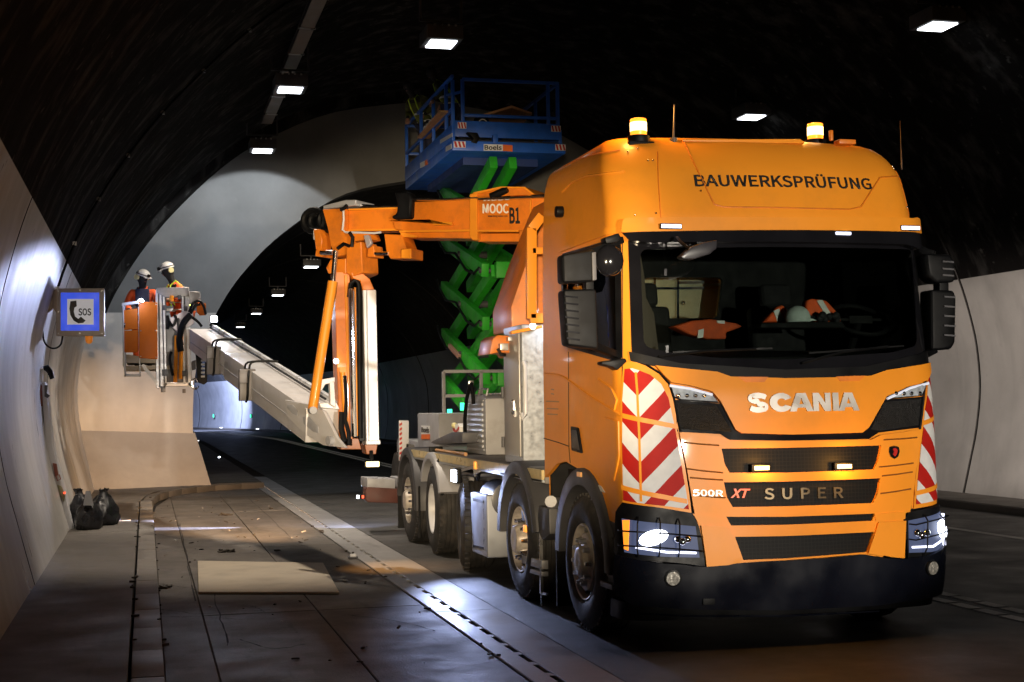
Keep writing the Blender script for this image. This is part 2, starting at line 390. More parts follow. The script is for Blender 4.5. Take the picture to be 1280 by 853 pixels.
try: FONT = bpy.data.fonts.load(bpy.utils.resource_path('LOCAL')+'/datafiles/fonts/Noto Sans CJK Regular.woff2')   # the sans that ships with Blender
except Exception: FONT = None
def text_bm(txt, surf, pl, pr, top, depth=0.006, off=0.014, bold=0.0, shear=0.0, spacing=1.0):
    """lettering between pixel pl (baseline left) and pr (baseline right), cap height up to pixel top, laid on the surface"""
    cu = bpy.data.curves.new('lettering', 'FONT'); cu.body = txt; cu.size = 1; cu.offset = bold; cu.space_character = spacing; cu.resolution_u = 3; cu.shear = shear
    if FONT is not None: cu.font = FONT
    to = bpy.data.objects.new('lettering', cu); COL.objects.link(to)
    dg = bpy.context.evaluated_depsgraph_get(); me = bpy.data.meshes.new_from_object(to.evaluated_get(dg))
    bpy.data.objects.remove(to); bpy.data.curves.remove(cu)
    n = len(me.vertices); co = np.zeros(n*3); me.vertices.foreach_get('co', co); co = co.reshape(-1, 3)
    faces = [tuple(p.vertices) for p in me.polygons]; bpy.data.meshes.remove(me)
    (u0, v0), (u1, v1), (_, v2) = surf.inv(*pl), surf.inv(*pr), surf.inv(*top)
    hc = bpy.data.curves.new('cap', 'FONT'); hc.body = 'H'; hc.size = 1
    if FONT is not None: hc.font = FONT
    ho_ = bpy.data.objects.new('cap', hc); COL.objects.link(ho_); dg = bpy.context.evaluated_depsgraph_get(); hm = bpy.data.meshes.new_from_object(ho_.evaluated_get(dg))
    cap = max(v.co.y for v in hm.vertices)-min(v.co.y for v in hm.vertices); bpy.data.meshes.remove(hm); bpy.data.objects.remove(ho_); bpy.data.curves.remove(hc)
    x = (co[:, 0]-co[:, 0].min())/(np.ptp(co[:, 0])+1e-9)
    u = u0+x*(u1-u0); v = v0+x*(v1-v0)+co[:, 1]/cap*(v2-v0)
    A = surf.S(u, v, off+depth); Bq = surf.S(u, v, off-0.002)
    bm = bmesh.new(); va = [bm.verts.new(p) for p in A.tolist()]; vb = [bm.verts.new(p) for p in Bq.tolist()]
    ec = set()
    for f in faces:
        try: bm.faces.new([va[i] for i in f]); bm.faces.new([vb[i] for i in f[::-1]])
        except ValueError: continue
        for a, b in zip(f, f[1:]+f[:1]): ec.add((a, b))
    for (a, b) in ec:
        if (b, a) not in ec: bm.faces.new([va[b], va[a], vb[a], vb[b]])
    return bm
def text(name, txt, surf, pl, pr, top, m, parent, **k):
    return finish(text_bm(txt, surf, pl, pr, top, **k), name, m, parent, smooth=30, weld=False)
def copy_tree(o, parent=None):
    c = o.copy(); COL.objects.link(c)
    if parent is not None: c.parent = parent
    for ch in list(o.children): copy_tree(ch, c)
    return c
def interp(z, tab):
    t = np.array(tab); return np.interp(z, t[:, 0], t[:, 1])
def spline(tab, n=8):
    """Catmull-Rom through the points"""
    P = [np.array(p, float) for p in tab]; out = []
    for i in range(len(P)-1):
        p0, p1, p2, p3 = P[max(i-1, 0)], P[i], P[i+1], P[min(i+2, len(P)-1)]
        for k in range(n):
            t = k/n; out.append(0.5*((2*p1)+(p2-p0)*t+(2*p0-5*p1+4*p2-p3)*t*t+(3*p1-p0-3*p2+p3)*t**3))
    out.append(P[-1]); return np.array(out)

def block_word(surf, pl, pr, top, m_, name, parent, off=.036, th=.012):
    """heavy wide capitals S C A N I A as solid letters on the surface"""
    (u0, v0), (u1, v1), (_, v2) = surf.inv(*pl), surf.inv(*pr), surf.inv(*top)
    W, Hh = u1-u0, v2-v0
    def arc(cx, cy, rx, ry, a0, a1, n=18): return [(cx+rx*math.cos(R(a0+(a1-a0)*k/n)), cy+ry*math.sin(R(a0+(a1-a0)*k/n))) for k in range(n+1)]
    A_ = ([(0, 0), (.31, 1), (.69, 1), (1, 0), (.73, 0), (.67, .20), (.33, .20), (.27, 0)], [(.405, .40), (.595, .40), (.5, .74)])
    N_ = ([(0, 0), (0, 1), (.34, 1), (.69, .44), (.69, 1), (1, 1), (1, 0), (.66, 0), (.31, .56), (.31, 0)], None)
    I_ = ([(0, 0), (1, 0), (1, 1), (0, 1)], None)
    C_ = (arc(.5, .5, .52, .52, 28, 332)+arc(.52, .5, .20, .22, 325, 35), None)
    cl = arc(.5, .735, .37, .155, 12, 262, 16)+arc(.5, .265, .37, .155, 82, -168, 16)
    o_, i_ = [], []
    for k in range(len(cl)):
        p, q = np.array(cl[max(k-1, 0)]), np.array(cl[min(k+1, len(cl)-1)]); d = (q-p)*[1.6, 1]; d = d/np.linalg.norm(d); n = np.array([-d[1]/1.6, d[0]])*.150
        o_.append(tuple(np.array(cl[k])+n)); i_.append(tuple(np.array(cl[k])-n))
    S_ = (o_+i_[::-1], None)
    w_ = None
    for (g, h), a, b in ((S_, 0, .185), (C_, .195, .39), (A_, .365, .575), (N_, .575, .735), (I_, .755, .81), (A_, .805, 1.0)):
        f = lambda P: [(u0+W*(a+(b-a)*x), v0+(v1-v0)*(a+(b-a)*x)+Hh*y) for x, y in P]
        bm = surf_bm(surf.S, f(g), [f(h)] if h else [], .05, off+th, th)
        if w_ is None: w_ = bm
        else:
            me = bpy.data.meshes.new('t'); bm.to_mesh(me); bm.free(); w_.from_mesh(me); bpy.data.meshes.remove(me)
    return finish(w_, name, m_, parent, smooth=20, weld=False)
# ================================================================== THE TUNNEL
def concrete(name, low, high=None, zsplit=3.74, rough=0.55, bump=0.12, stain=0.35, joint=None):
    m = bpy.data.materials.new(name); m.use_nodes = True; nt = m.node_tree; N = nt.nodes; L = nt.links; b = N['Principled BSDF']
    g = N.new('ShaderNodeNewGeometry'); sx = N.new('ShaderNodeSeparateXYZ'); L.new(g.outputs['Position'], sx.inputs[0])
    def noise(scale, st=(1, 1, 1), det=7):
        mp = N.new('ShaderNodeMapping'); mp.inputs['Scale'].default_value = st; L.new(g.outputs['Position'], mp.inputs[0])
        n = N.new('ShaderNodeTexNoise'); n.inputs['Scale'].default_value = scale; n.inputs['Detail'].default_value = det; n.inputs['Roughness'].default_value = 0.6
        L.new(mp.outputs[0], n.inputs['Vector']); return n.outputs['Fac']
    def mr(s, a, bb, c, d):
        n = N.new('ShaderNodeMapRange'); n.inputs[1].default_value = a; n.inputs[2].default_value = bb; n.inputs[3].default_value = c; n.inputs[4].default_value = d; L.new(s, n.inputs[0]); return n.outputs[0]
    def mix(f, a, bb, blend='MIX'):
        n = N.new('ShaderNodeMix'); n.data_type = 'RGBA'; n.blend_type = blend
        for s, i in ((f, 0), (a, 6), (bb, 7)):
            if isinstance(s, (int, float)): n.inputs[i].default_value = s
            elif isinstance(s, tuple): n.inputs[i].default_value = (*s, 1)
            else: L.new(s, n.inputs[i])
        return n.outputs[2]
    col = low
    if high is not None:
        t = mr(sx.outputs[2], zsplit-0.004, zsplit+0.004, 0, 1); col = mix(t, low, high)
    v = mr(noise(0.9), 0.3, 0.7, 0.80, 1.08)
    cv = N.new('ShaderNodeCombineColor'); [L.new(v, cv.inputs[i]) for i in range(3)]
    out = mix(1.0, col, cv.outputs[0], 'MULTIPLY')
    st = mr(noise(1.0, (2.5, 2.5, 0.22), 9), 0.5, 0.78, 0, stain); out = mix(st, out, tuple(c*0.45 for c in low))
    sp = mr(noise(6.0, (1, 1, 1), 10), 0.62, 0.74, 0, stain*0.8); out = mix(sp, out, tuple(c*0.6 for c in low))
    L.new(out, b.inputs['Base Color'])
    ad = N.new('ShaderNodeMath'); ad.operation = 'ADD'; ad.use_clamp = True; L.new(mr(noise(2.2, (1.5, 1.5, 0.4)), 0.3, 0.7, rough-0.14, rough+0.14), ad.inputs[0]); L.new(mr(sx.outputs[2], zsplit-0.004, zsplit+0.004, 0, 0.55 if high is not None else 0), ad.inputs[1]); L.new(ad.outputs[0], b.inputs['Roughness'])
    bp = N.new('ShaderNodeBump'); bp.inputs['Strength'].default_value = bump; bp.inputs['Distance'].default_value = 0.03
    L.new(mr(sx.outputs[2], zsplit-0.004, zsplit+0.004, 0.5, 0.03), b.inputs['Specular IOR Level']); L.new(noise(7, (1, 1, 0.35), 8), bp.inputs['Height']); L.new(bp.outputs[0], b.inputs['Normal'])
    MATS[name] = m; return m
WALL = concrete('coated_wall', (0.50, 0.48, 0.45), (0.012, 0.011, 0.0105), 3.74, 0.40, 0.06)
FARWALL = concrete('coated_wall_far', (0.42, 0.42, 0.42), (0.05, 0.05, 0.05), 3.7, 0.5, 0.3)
ENDW = concrete('end_wall_concrete', (0.56, 0.53, 0.49), (0.21, 0.21, 0.205), 3.76, 0.6, 0.06, 0.18)
PLINTH = concrete('plinth_concrete', (0.40, 0.37, 0.34), None, 0, 0.7, 0.08, 0.2)
def ground(name, c1, c2, rough, bump, speck=0.5, bscale=60):
    m = bpy.data.materials.new(name); m.use_nodes = True; nt = m.node_tree; N = nt.nodes; L = nt.links; b = N['Principled BSDF']
    g = N.new('ShaderNodeNewGeometry')
    def noise(scale, det, rgh=0.6, st=(1, 1, 1)):
        mp = N.new('ShaderNodeMapping'); mp.inputs['Scale'].default_value = st; L.new(g.outputs['Position'], mp.inputs[0])
        n = N.new('ShaderNodeTexNoise'); n.inputs['Scale'].default_value = scale; n.inputs['Detail'].default_value = det; n.inputs['Roughness'].default_value = rgh; L.new(mp.outputs[0], n.inputs['Vector']); return n.outputs['Fac']
    def mr(s, a, bb, c, d):
        n = N.new('ShaderNodeMapRange'); n.inputs[1].default_value = a; n.inputs[2].default_value = bb; n.inputs[3].default_value = c; n.inputs[4].default_value = d; L.new(s, n.inputs[0]); return n.outputs[0]
    def mix(f, a, bb):
        n = N.new('ShaderNodeMix'); n.data_type = 'RGBA'; L.new(f, n.inputs[0])
        for s, i in ((a, 6), (bb, 7)):
            if isinstance(s, tuple): n.inputs[i].default_value = (*s, 1)
            else: L.new(s, n.inputs[i])
        return n.outputs[2]
    out = mix(mr(noise(0.8, 8), 0.35, 0.65, 0, 1), c1, c2)
    out = mix(mr(noise(3.2, 9, 0.7, (1.0, 0.5, 1)), 0.55, 0.72, 0, speck), out, tuple(c*0.35 for c in c1))
    out = mix(mr(noise(26, 4, 0.7), 0.66, 0.72, 0, speck*0.9), out, tuple(c*0.22 for c in c1))
    out = mix(mr(noise(5.0, 3, 0.5, (1.0, 0.12, 1)), 0.64, 0.70, 0, speck*0.7), out, tuple(c*0.4 for c in c1))
    out = mix(mr(noise(1.1, 10, 0.75), 0.52, 0.60, 0, speck*0.35), out, tuple(c*0.55 for c in c1))
    out = mix(mr(noise(90, 2), 0.62, 0.75, 0, 0.5), out, tuple(min(1, c*1.7) for c in c2))
    L.new(out, b.inputs['Base Color'])
    L.new(mr(noise(1.7, 7), 0.3, 0.7, rough-0.16, rough+0.14), b.inputs['Roughness'])
    bp = N.new('ShaderNodeBump'); bp.inputs['Strength'].default_value = bump; bp.inputs['Distance'].default_value = 0.01
    L.new(noise(bscale, 6), bp.inputs['Height']); L.new(bp.outputs[0], b.inputs['Normal'])
    MATS[name] = m; return m
ASPH = ground('asphalt', (0.065, 0.063, 0.061), (0.095, 0.091, 0.088), 0.55, 0.5, 0.4, 120)
PAVE = ground('pavement_concrete', (0.085, 0.073, 0.062), (0.150, 0.132, 0.112), 0.62, 0.45, 0.8, 50)
SIDEW = ground('sidewalk_concrete', (0.10, 0.088, 0.075), (0.135, 0.12, 0.103), 0.62, 0.3, 0.5, 50)
KERBM = ground('kerb_concrete', (0.17, 0.15, 0.13), (0.22, 0.20, 0.175), 0.6, 0.3, 0.4, 50)
DRAINM = ground('drain_concrete', (0.29, 0.285, 0.28), (0.36, 0.35, 0.345), 0.45, 0.2, 0.35, 40)
GROOVE = mat('groove_dark', (0.02, 0.018, 0.016), 0.9)
LINEW = ground('line_paint', (0.42, 0.41, 0.38), (0.52, 0.50, 0.47), 0.5, 0.2, 0.7, 40)
# --- cross sections (x, z), wide lay-by section and the narrower running tunnel
half = [(-0.97, 0), (-1.13, .6), (-1.28, 1.2), (-1.37, 1.9), (-1.33, 2.6), (-1.20, 3.2), (-1.02, 3.76), (-.78, 4.3), (-.30, 5.1), (.40, 6.0), (1.40, 7.0), (2.4, 7.7), (4.0, 8.4), (6.2, 8.75)]
hw_ = spline(half, 4); WIDE = np.concatenate([hw_, np.stack([12.4-hw_[::-1][1:, 0], hw_[::-1][1:, 1]], 1)])
half2 = [(1.16, 0), (1.02, .7), (.97, 1.4), (1.02, 2.4), (1.2, 3.1), (1.5, 3.8), (2.02, 4.6), (2.9, 5.5), (4.3, 6.4), (6.05, 6.78)]
hs_ = spline(half2, 5); SMALL = np.concatenate([hs_, np.stack([12.1-hs_[::-1][1:, 0], hs_[::-1][1:, 1]], 1)])
def wall_x(z): return float(np.interp(z, hw_[:, 1], hw_[:, 0]))
def sweep(prof, frames, cx, cz, name, m, grooves=True, parent=None):
    """frames: (origin, lateral direction, groove depth); profile x measured from x=0"""
    bm = bmesh.new(); rows = []
    for o, lat, g in frames:
        row = []
        for x, z in prof:
            d = Vector((x-cx, 0, z-cz)).normalized()
            row.append(bm.verts.new(Vector(o)+Vector(lat)*(x+d.x*g)+Vector((0, 0, z+d.z*g))))
        rows.append(row)
    gi = [1 if (x[2] > 0 or y[2] > 0) else 0 for x, y in zip(frames, frames[1:])]
    for a, b in zip(rows, rows[1:]):
        for k in range(len(prof)-1): bm.faces.new([a[k], a[k+1], b[k+1], b[k]]).material_index = gi[rows.index(a)]
    return finish(bm, name, [m, GROOVE], parent, smooth=40, recalc=False)
ys = [-18.0]
for j in (-8.5, -1, 6.5, 14.0, 21.5): ys += [(j-0.035, 0), (j-0.02, .03), (j+0.02, .03), (j+0.035, 0)]
fr = [((0, (y if isinstance(y, float) else y[0]), 0), (1, 0, 0), 0 if isinstance(y, float) else y[1]) for y in ys]
fr += [((0, 29.6, 0), (1, 0, 0), 0), ((0, 31.5, 0), (1, 0, 0), 0)]
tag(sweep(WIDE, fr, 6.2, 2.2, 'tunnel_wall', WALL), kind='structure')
# rib where the lay-by vault ends
rib = bmesh.new(); rows = []
for y, g in ((30.75, 0.0), (30.8, -.16), (30.95, -.22), (31.3, -.22), (31.5, -.20)):
    rows.append([rib.verts.new((x+(x-6.2)/math.hypot(x-6.2, z-2.2)*g, y, z+(z-2.2)/math.hypot(x-6.2, z-2.2)*g)) for x, z in WIDE if z > 3.75])
for a, b in zip(rows, rows[1:]):
    for k in range(len(a)-1): rib.faces.new([a[k], a[k+1], b[k+1], b[k]])
tag(finish(rib, 'vault_rib', WALL, None, recalc=False), kind='structure')
# end wall with the arch of the running tunnel
ew = Plane((0, 31.5, 0), (1, 0, 0))
WEX = [(6.2+(x-6.2)*1.02, 8.9 if z > 8.7 else z*1.01) for x, z in WIDE]
outer = [tuple(p) for p in WEX]+[tuple(p) for p in SMALL[::-1]]
o = finish(surf_bm(ew.S, outer, step=0.45, off=0.0, th=-0.5), 'end_wall', ENDW, None, weld=False); tag(o, kind='structure')
# recessed lines between the cast bays of the end wall
gb = MB()
for a, b in (((200, 255), (300, 330)), ((270, 222), (345, 296)), ((150, 372), (190, 360))):
    gb.beam(ew.P(*a)+Vector((0, -.002, 0)), ew.P(*b)+Vector((0, -.002, 0)), .012, .018, up=(0, 1, 0))
gb.build('joint', GROOVE, o)
# sloping concrete plinth at the foot of the end wall
pl = MB()
f0 = [(-1.35, 31.0, 1.30), (1.02, 31.0, 1.20), (1.33, 30.55, .10), (-1.1, 29.75, .10)]
b0 = [(-1.35, 31.6, 1.34), (1.02, 31.6, 1.24), (1.33, 31.6, .10), (-1.1, 31.6, .10)]
V = [pl.bm.verts.new(p) for p in f0+b0]
for q in ((0, 1, 2, 3), (7, 6, 5, 4), (0, 4, 5, 1), (1, 5, 6, 2), (3, 7, 4, 0), (2, 6, 7, 3)): pl.bm.faces.new([V[i] for i in q])
tag(pl.build('wall_plinth', PLINTH, bev=0.02), kind='structure')
# --- running tunnel: straight to y=72, then bending left
def path(s):
    RAD, S0 = 150.0, 72.0
    if s <= S0: return Vector((0, s, 0)), Vector((1, 0, 0)), 0.0
    a = (s-S0)/RAD; cxx = 6.05-RAD
    lat = Vector((math.cos(a), math.sin(a), 0)); c = Vector((cxx+RAD*math.cos(a), S0+RAD*math.sin(a), 0))
    return c-lat*6.05, lat, a
fr = []
for s in np.arange(31.5, 215, 2.5):
    o, lat, a = path(s); k = (s-31.5) % 10.0
    fr.append((o, lat, 0.0))
    if 5 <= k < 7.5:
        for ds, g in ((.30, 0), (.33, .04), (.40, .04), (.43, 0)):
            o2, l2, _ = path(s+ds); fr.append((o2, l2, g))
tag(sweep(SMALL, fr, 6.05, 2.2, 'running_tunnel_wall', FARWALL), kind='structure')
def strip(prof, s0, s1, name, m, kind='structure', ds=3.0, parent=None):
    n = max(2, int((s1-s0)/ds)+1); fr = []
    bm = bmesh.new(); rows = []
    for s in np.linspace(s0, s1, n):
        o, lat, _ = path(s); rows.append([bm.verts.new(o+lat*x+Vector((0, 0, z))) for x, z in prof])
    for a, b in zip(rows, rows[1:]):
        for k in range(len(prof)-1): bm.faces.new([a[k], b[k], b[k+1], a[k+1]])
    o = finish(bm, name, m, parent, smooth=0)
    if kind and parent is None: tag(o, kind=kind)
    return o
# --- ground sheets
bm = bmesh.new(); bm.faces.new([bm.verts.new(p) for p in ((-160, -40, -.03), (90, -40, -.03), (90, 260, -.03), (-160, 260, -.03))])
tag(finish(bm, 'ground', GROOVE), kind='structure')
road = strip([(2.90, 0), (12.3, 0)], -20, 212, 'road', ASPH)
strip([(.9, .12), (2.42, .12), (2.44, .10), (2.44, -.02)], 31.2, 212, 'walkway', SIDEW)
strip([(12.32, -.02), (12.32, .10), (12.34, .12), (13.7, .12)], -20, 31.5, 'far_side_sidewalk', SIDEW)
strip([(10.30, -.02), (10.30, .10), (10.32, .12), (11.3, .12)], 31.4, 212, 'far_side_walkway', SIDEW)
# markings: ribbed double centre line, right edge line
for nm, x0, x1, y0, y1, st in (('centre_line', 6.55, 6.67, 4, 31, 0), ('centre_line', 6.79, 6.91, 4, 31, 0)):
    m_ = MB(); y = y0
    while y < y1:
        m_.bb(x0, x1, y, y+.30, .002, .007); y += .36
    m_.build(nm, LINEW, road)
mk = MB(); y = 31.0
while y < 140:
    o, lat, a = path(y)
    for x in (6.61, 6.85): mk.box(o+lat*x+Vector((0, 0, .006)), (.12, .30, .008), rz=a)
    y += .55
mk.build('centre_line', emis('ribbed_line_glow', (0.5, 0.5, 0.46), 0.06), road)  # faint glow put into the line paint so the far dashes show
strip([(10.30, .004), (10.44, .004)], -10, 31, 'edge_line', LINEW, parent=road)
# lay-by pavement in slabs with open joints
pv = bpy.data.objects.new('lay_by_pavement', None); COL.objects.link(pv); tag(pv, kind='structure'); ROOT[pv.name] = Vector((0, 0, 0))
xs = [.115, .46, 1.42, 2.335]; yy = [-12, -2, 5.6, 12.3, 18.0, 24.2, 29.0]
g = .0035
for i in range(3):
    for j in range(6):
        x0, x1, y0, y1 = xs[i]+g, xs[i+1]-g, yy[j]+g, yy[j+1]-g
        dz = random.uniform(-.002, .002)
        if i == 0 and j == 5:
            continue
        mb = MB(); mb.bb(x0, x1, y0, y1, -.028, dz)
        mb.build('slab', PAVE, pv, bev=.006, seg=1)
mb = MB(); mb.prism([(.46-g, 24.2+g, -.02), (.46-g, 28.7, -.02), (.35, 27.6, -.02), (.18, 26.1, -.02), (.115+g, 24.2+g, -.02)], (0, 0, .02)); mb.build('slab', PAVE, pv)
mb = MB(); mb.prism([(2.335, 29.0+g, -.02), (2.335, 31.0, -.02), (1.6, 30.6, -.02), (.8, 29.6, -.02), (.5, 29.0+g, -.02)], (0, 0, .02)); mb.build('slab', PAVE, pv)
# raised sidewalk on the left, its kerbstones round the lay-by's end
sw = bpy.data.objects.new('sidewalk', None); COL.objects.link(sw); tag(sw, kind='structure'); ROOT[sw.name] = Vector((0, 0, 0))
yy = [-12, -2, 6.5, 13.3, 19.5, 25.6]
for j in range(5):
    mb = MB(); mb.bb(-1.6, -.112, yy[j]+.006, yy[j+1]-.006, -.02, .12+random.uniform(-.002, .002)); mb.build('slab', SIDEW, sw, bev=.006, seg=1)
mb = MB(); mb.prism([(-1.6, 25.606, -.02), (-1.6, 31.5, -.02), (2.42, 31.5, -.02), (2.42, 31.22, -.02), (1.5, 30.9, -.02), (.68, 29.85, -.02), (.15, 28.5, -.02), (-.03, 27.0, -.02), (-.125, 25.606, -.02)], (0, 0, .14)); mb.build('slab', SIDEW, sw, bev=.006, seg=1)
y = -10.0
while y < 25.3:
    mb = MB(); mb.bb(-.092, .108, y+.004, y+.996, -.02, .118+random.uniform(-.002, .002)); mb.build('kerbstone', KERBM, sw, bev=.012); y += 1.0
cv = spline([(.0, 25.1), (.05, 26.4), (.17, 27.9), (.62, 29.4), (1.35, 30.45), (2.42, 31.0)], 2)
for a, b in zip(cv, cv[1:]):
    mb = MB(); mb.beam((a[0], a[1], .05), (b[0], b[1], .05), .17, .137); mb.build('kerbstone', SIDEW, sw, bev=.012)
# slotted drain: two rows of concrete elements along the lane
dr = bpy.data.objects.new('slot_drain', None); COL.objects.link(dr); tag(dr, kind='structure'); ROOT[dr.name] = Vector((0, 0, 0))
y = -4.2
while y < 34:
    for x0, x1 in ((2.345, 2.495), (2.535, 2.885)):
        mb = MB(); mb.bb(x0, x1, y+.004, y+3.996, -.028, .006+random.uniform(-.0015, .0015)); mb.build('drain_element', DRAINM, dr, bev=.006, seg=1)
    mb = MB()
    yb = y+.25
    while yb < y+4: mb.bb(2.493, 2.537, yb, yb+.10 if y < 9 else yb+.16, -.028, .0); yb += .40
    mb.build('drain_bridge', DRAINM, dr)
    y += 4.0
# ================================================================== lights of the tunnel
def luminaire(x, y, z, ztop, label, group, rz=0, bright=E_WHITE):
    t = thing('ceiling_light', label, 'light', (x, y, z), group)
    m = MB(); m.box((x, y, z+.11), (.52, .62, .20), rz); m.build('housing', DGREY, t, bev=.012)
    m = MB(); m.box((x, y, z+.002), (.38, .42, .02), rz); m.build('diffuser', bright, t)
    m = MB()
    for k in range(4): m.box((x-.15+.1*k, y-.318, z+.20), (.03, .012, .03), rz)
    m.build('clip', STEEL, t)
    m = MB()
    for sx in (-.3, .3): m.beam((x+sx, y, z+.32), (x+sx, y, ztop), .03, .03)
    m.beam((x-.3, y, z+.33), (x+.3, y, z+.33), .03, .03); m.beam((x, y, z+.21), (x, y, z+.34), .05, .05)
    m.build('bracket', DGREY, t)
    return t
G1 = 'ceiling luminaires over the lay-by'; G2 = 'ceiling luminaires down the running tunnel'
luminaire(2.3, 28.9, 6.9, 7.62, 'hanging ceiling light nearest the lit arch of the end wall', G1)
luminaire(2.3, 23.2, 6.9, 7.62, 'hanging ceiling light on the cable tray above and left of the basket, high up', G1)
luminaire(4.12, 19.8, 6.9, 8.42, 'ceiling light at the top, directly left of and above the blue lift platform', G1)
luminaire(10.75, 23.9, 6.9, 7.42, 'ceiling light between the two roof beacons of the truck', G1)
luminaire(10.7, 17.5, 6.9, 7.42, 'ceiling light in the top right corner, right of both beacons', G1)
for k, s in enumerate((41.2, 51.9, 62.3, 72.9)):
    o, lat, a = path(s); p = o+lat*4.65
    luminaire(p.x, p.y, 5.75, 6.42, ['small ceiling light nearest the orange mast, under the arch', 'second small ceiling light in the dark arch, counted from the mast', 'third small ceiling light in the dark arch, counted from the mast', 'fourth small ceiling light in the dark arch, just above the white arm'][k] if k < 4 else 'distant ceiling light in the dark arch hidden behind the white arm', G2, a)
def tray(x, y0, y1, z, label):
    t = thing('cable_tray', label, 'cable tray', (x, y0, z))
    m = MB(); m.bb(x-.11, x+.11, y0, y1, z, z+.02); m.bb(x-.11, x-.095, y0, y1, z, z+.08); m.bb(x+.095, x+.11, y0, y1, z, z+.08); m.build('channel', mat('tray_metal', (.20, .17, .15), .5, .3), t)
    m = MB(); y = y0+1
    while y < y1: m.bb(x-.13, x+.13, y, y+.05, z-.012, z+.015); y += 1.6
    m.build('joint_plate', STEEL, t)
tray(2.34, 12, 28.4, 7.36, 'cable tray running past the two hanging ceiling lights at upper left')
tray(10.5, 9, 31, 7.62, 'cable tray on the dark vault behind the roof beacons')
# glowing kerb studs
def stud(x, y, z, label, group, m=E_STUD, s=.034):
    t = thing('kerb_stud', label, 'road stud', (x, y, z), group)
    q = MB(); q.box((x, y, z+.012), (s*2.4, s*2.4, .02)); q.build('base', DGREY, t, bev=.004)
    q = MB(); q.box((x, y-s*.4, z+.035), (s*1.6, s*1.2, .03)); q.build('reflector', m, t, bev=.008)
p = onZ(248, 552, .12); stud(p.x, p.y, .12, 'glowing stud by the right edge of the end wall plinth, the farther one', 'lit studs on the walkway')
p = onZ(274, 573, .12); stud(p.x, p.y, .12, 'brightest glowing stud on the walkway just right of the plinth', 'lit studs on the walkway', E_COOL)
p = onZ(441, 698, .006); stud(p.x, p.y, .006, 'flat white stud on the lay-by beside the drain', 'single stud by the drain', mat('stud_white', (.7, .7, .7), .4), .045)
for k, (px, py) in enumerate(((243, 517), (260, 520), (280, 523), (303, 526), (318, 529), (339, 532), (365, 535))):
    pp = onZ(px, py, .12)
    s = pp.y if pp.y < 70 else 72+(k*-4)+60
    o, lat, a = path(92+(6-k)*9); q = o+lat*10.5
    stud(q.x, q.y, .12, 'tiny white reflector at the far wall foot, '+['leftmost', 'second', 'third', 'fourth', 'fifth', 'sixth', 'seventh', 'eighth', 'ninth', 'tenth'][k]+' from the left of seven', 'far wall foot reflectors', E_WHITE, .13)  # reflectors given their own glow in place of reflected light
for k in range(10):
    o, lat, a = path(86+k*9); q = o+lat*10.95
    t = thing('escape_lamp', 'tiny green escape lamp in the row along the far tunnel wall, '+['leftmost', 'second', 'third', 'fourth', 'fifth', 'sixth', 'seventh', 'eighth', 'ninth', 'tenth'][9-k]+' from the left', 'light', q+Vector((0, 0, 1.05)), 'green escape lamps on the far wall')
    m = MB(); m.box(q+Vector((0, 0, 1.05)), (.10, .20, .30), a); m.build('housing', DGREY, t)
    m = MB(); m.box(q+Vector((0, 0, 1.05))-lat*.06, (.04, .16, .24), a); m.build('lens', E_GREEN, t)
# green light arc at an emergency exit
o, lat, a = path(88)
ga = thing('exit_light_strip', 'curved green light strip on the far tunnel wall below the white arm', 'light', o+lat*10.9)
zz = np.linspace(.2, 2.6, 9); m = MB(); m.tube([o+lat*(12.1-float(np.interp(z, hs_[:, 1], hs_[:, 0]))-.10)+Vector((0, 0, z)) for z in zz], .09, 6); m.build('light_tube', E_GREEN, ga)
m = MB()
for z in (.3, 1.4, 2.5): m.beam(o+lat*(12.1-float(np.interp(z, hs_[:, 1], hs_[:, 0])))+Vector((0, 0, z)), o+lat*(12.1-float(np.interp(z, hs_[:, 1], hs_[:, 0]))-.1)+Vector((0, 0, z)), .05, .05)
m.build('holder', DGREY, ga)
# ================================================================== emergency phone sign and fittings on the left wall
SY = 19.6
sp_ = Plane((0, SY, 0), (1, 0, 0))
sg = thing('phone_sign', 'lit emergency phone sign box with blue frame reading SOS on left wall', 'sign', sp_.P(100, 390))
def q4(a, b): return [(a[0], a[1]), (b[0], a[1]), (b[0], b[1]), (a[0], b[1])]
P4 = [sp_.P(*p) for p in q4((70, 360.5), (130.5, 420))]
m = MB(); m.prism(P4, (0, .24, 0)); m.build('box', SIGNBOX, sg, bev=.012)
m = MB(); m.prism([sp_.P(*p, .004) for p in q4((76, 366), (124, 413.5))], (0, .02, 0)); m.build('blue_frame', SIGNBLUE, sg)
m = MB(); m.prism([sp_.P(*p, .009) for p in q4((84, 374), (117, 406))], (0, .02, 0)); m.build('white_field', SIGNWHITE, sg)
hs = [(88, 377), (95.5, 376), (96, 383), (93, 385), (92.3, 390), (94, 396), (98, 399), (101, 396), (107, 401), (104, 404), (98, 404.5), (92, 401), (88, 394), (86.8, 386)]
m = MB(); m.prism([sp_.P(*p, .013) for p in hs], (0, .006, 0)); m.build('handset_symbol', BLACKPRINT, sg)
text('lettering', 'SOS', sp_, (98, 394.3), (114, 394.3), (98, 386.2), BLACKPRINT, sg, off=.012, bold=.01)
m = MB()
for px, py in ((73, 364), (100, 363), (127.5, 364), (73, 390), (127.8, 390), (73, 417), (100, 417), (127.5, 417)): m.cyl(sp_.P(px, py, .0), sp_.P(px, py, .01), .008, 8)
m.build('screw', STEEL, sg)
m = MB(); a = sp_.P(108, 419.5); m.cyl(a+Vector((.03, .1, .0)), a+Vector((.03, .1, -.05)), .05, 14); m.ball(a+Vector((.03, .1, -.06)), .048, n=12); m.build('amber_lamp', mat('amber_plastic', (.75, .22, .03), .3, emit=(1, .3, .02), es=.25), sg)
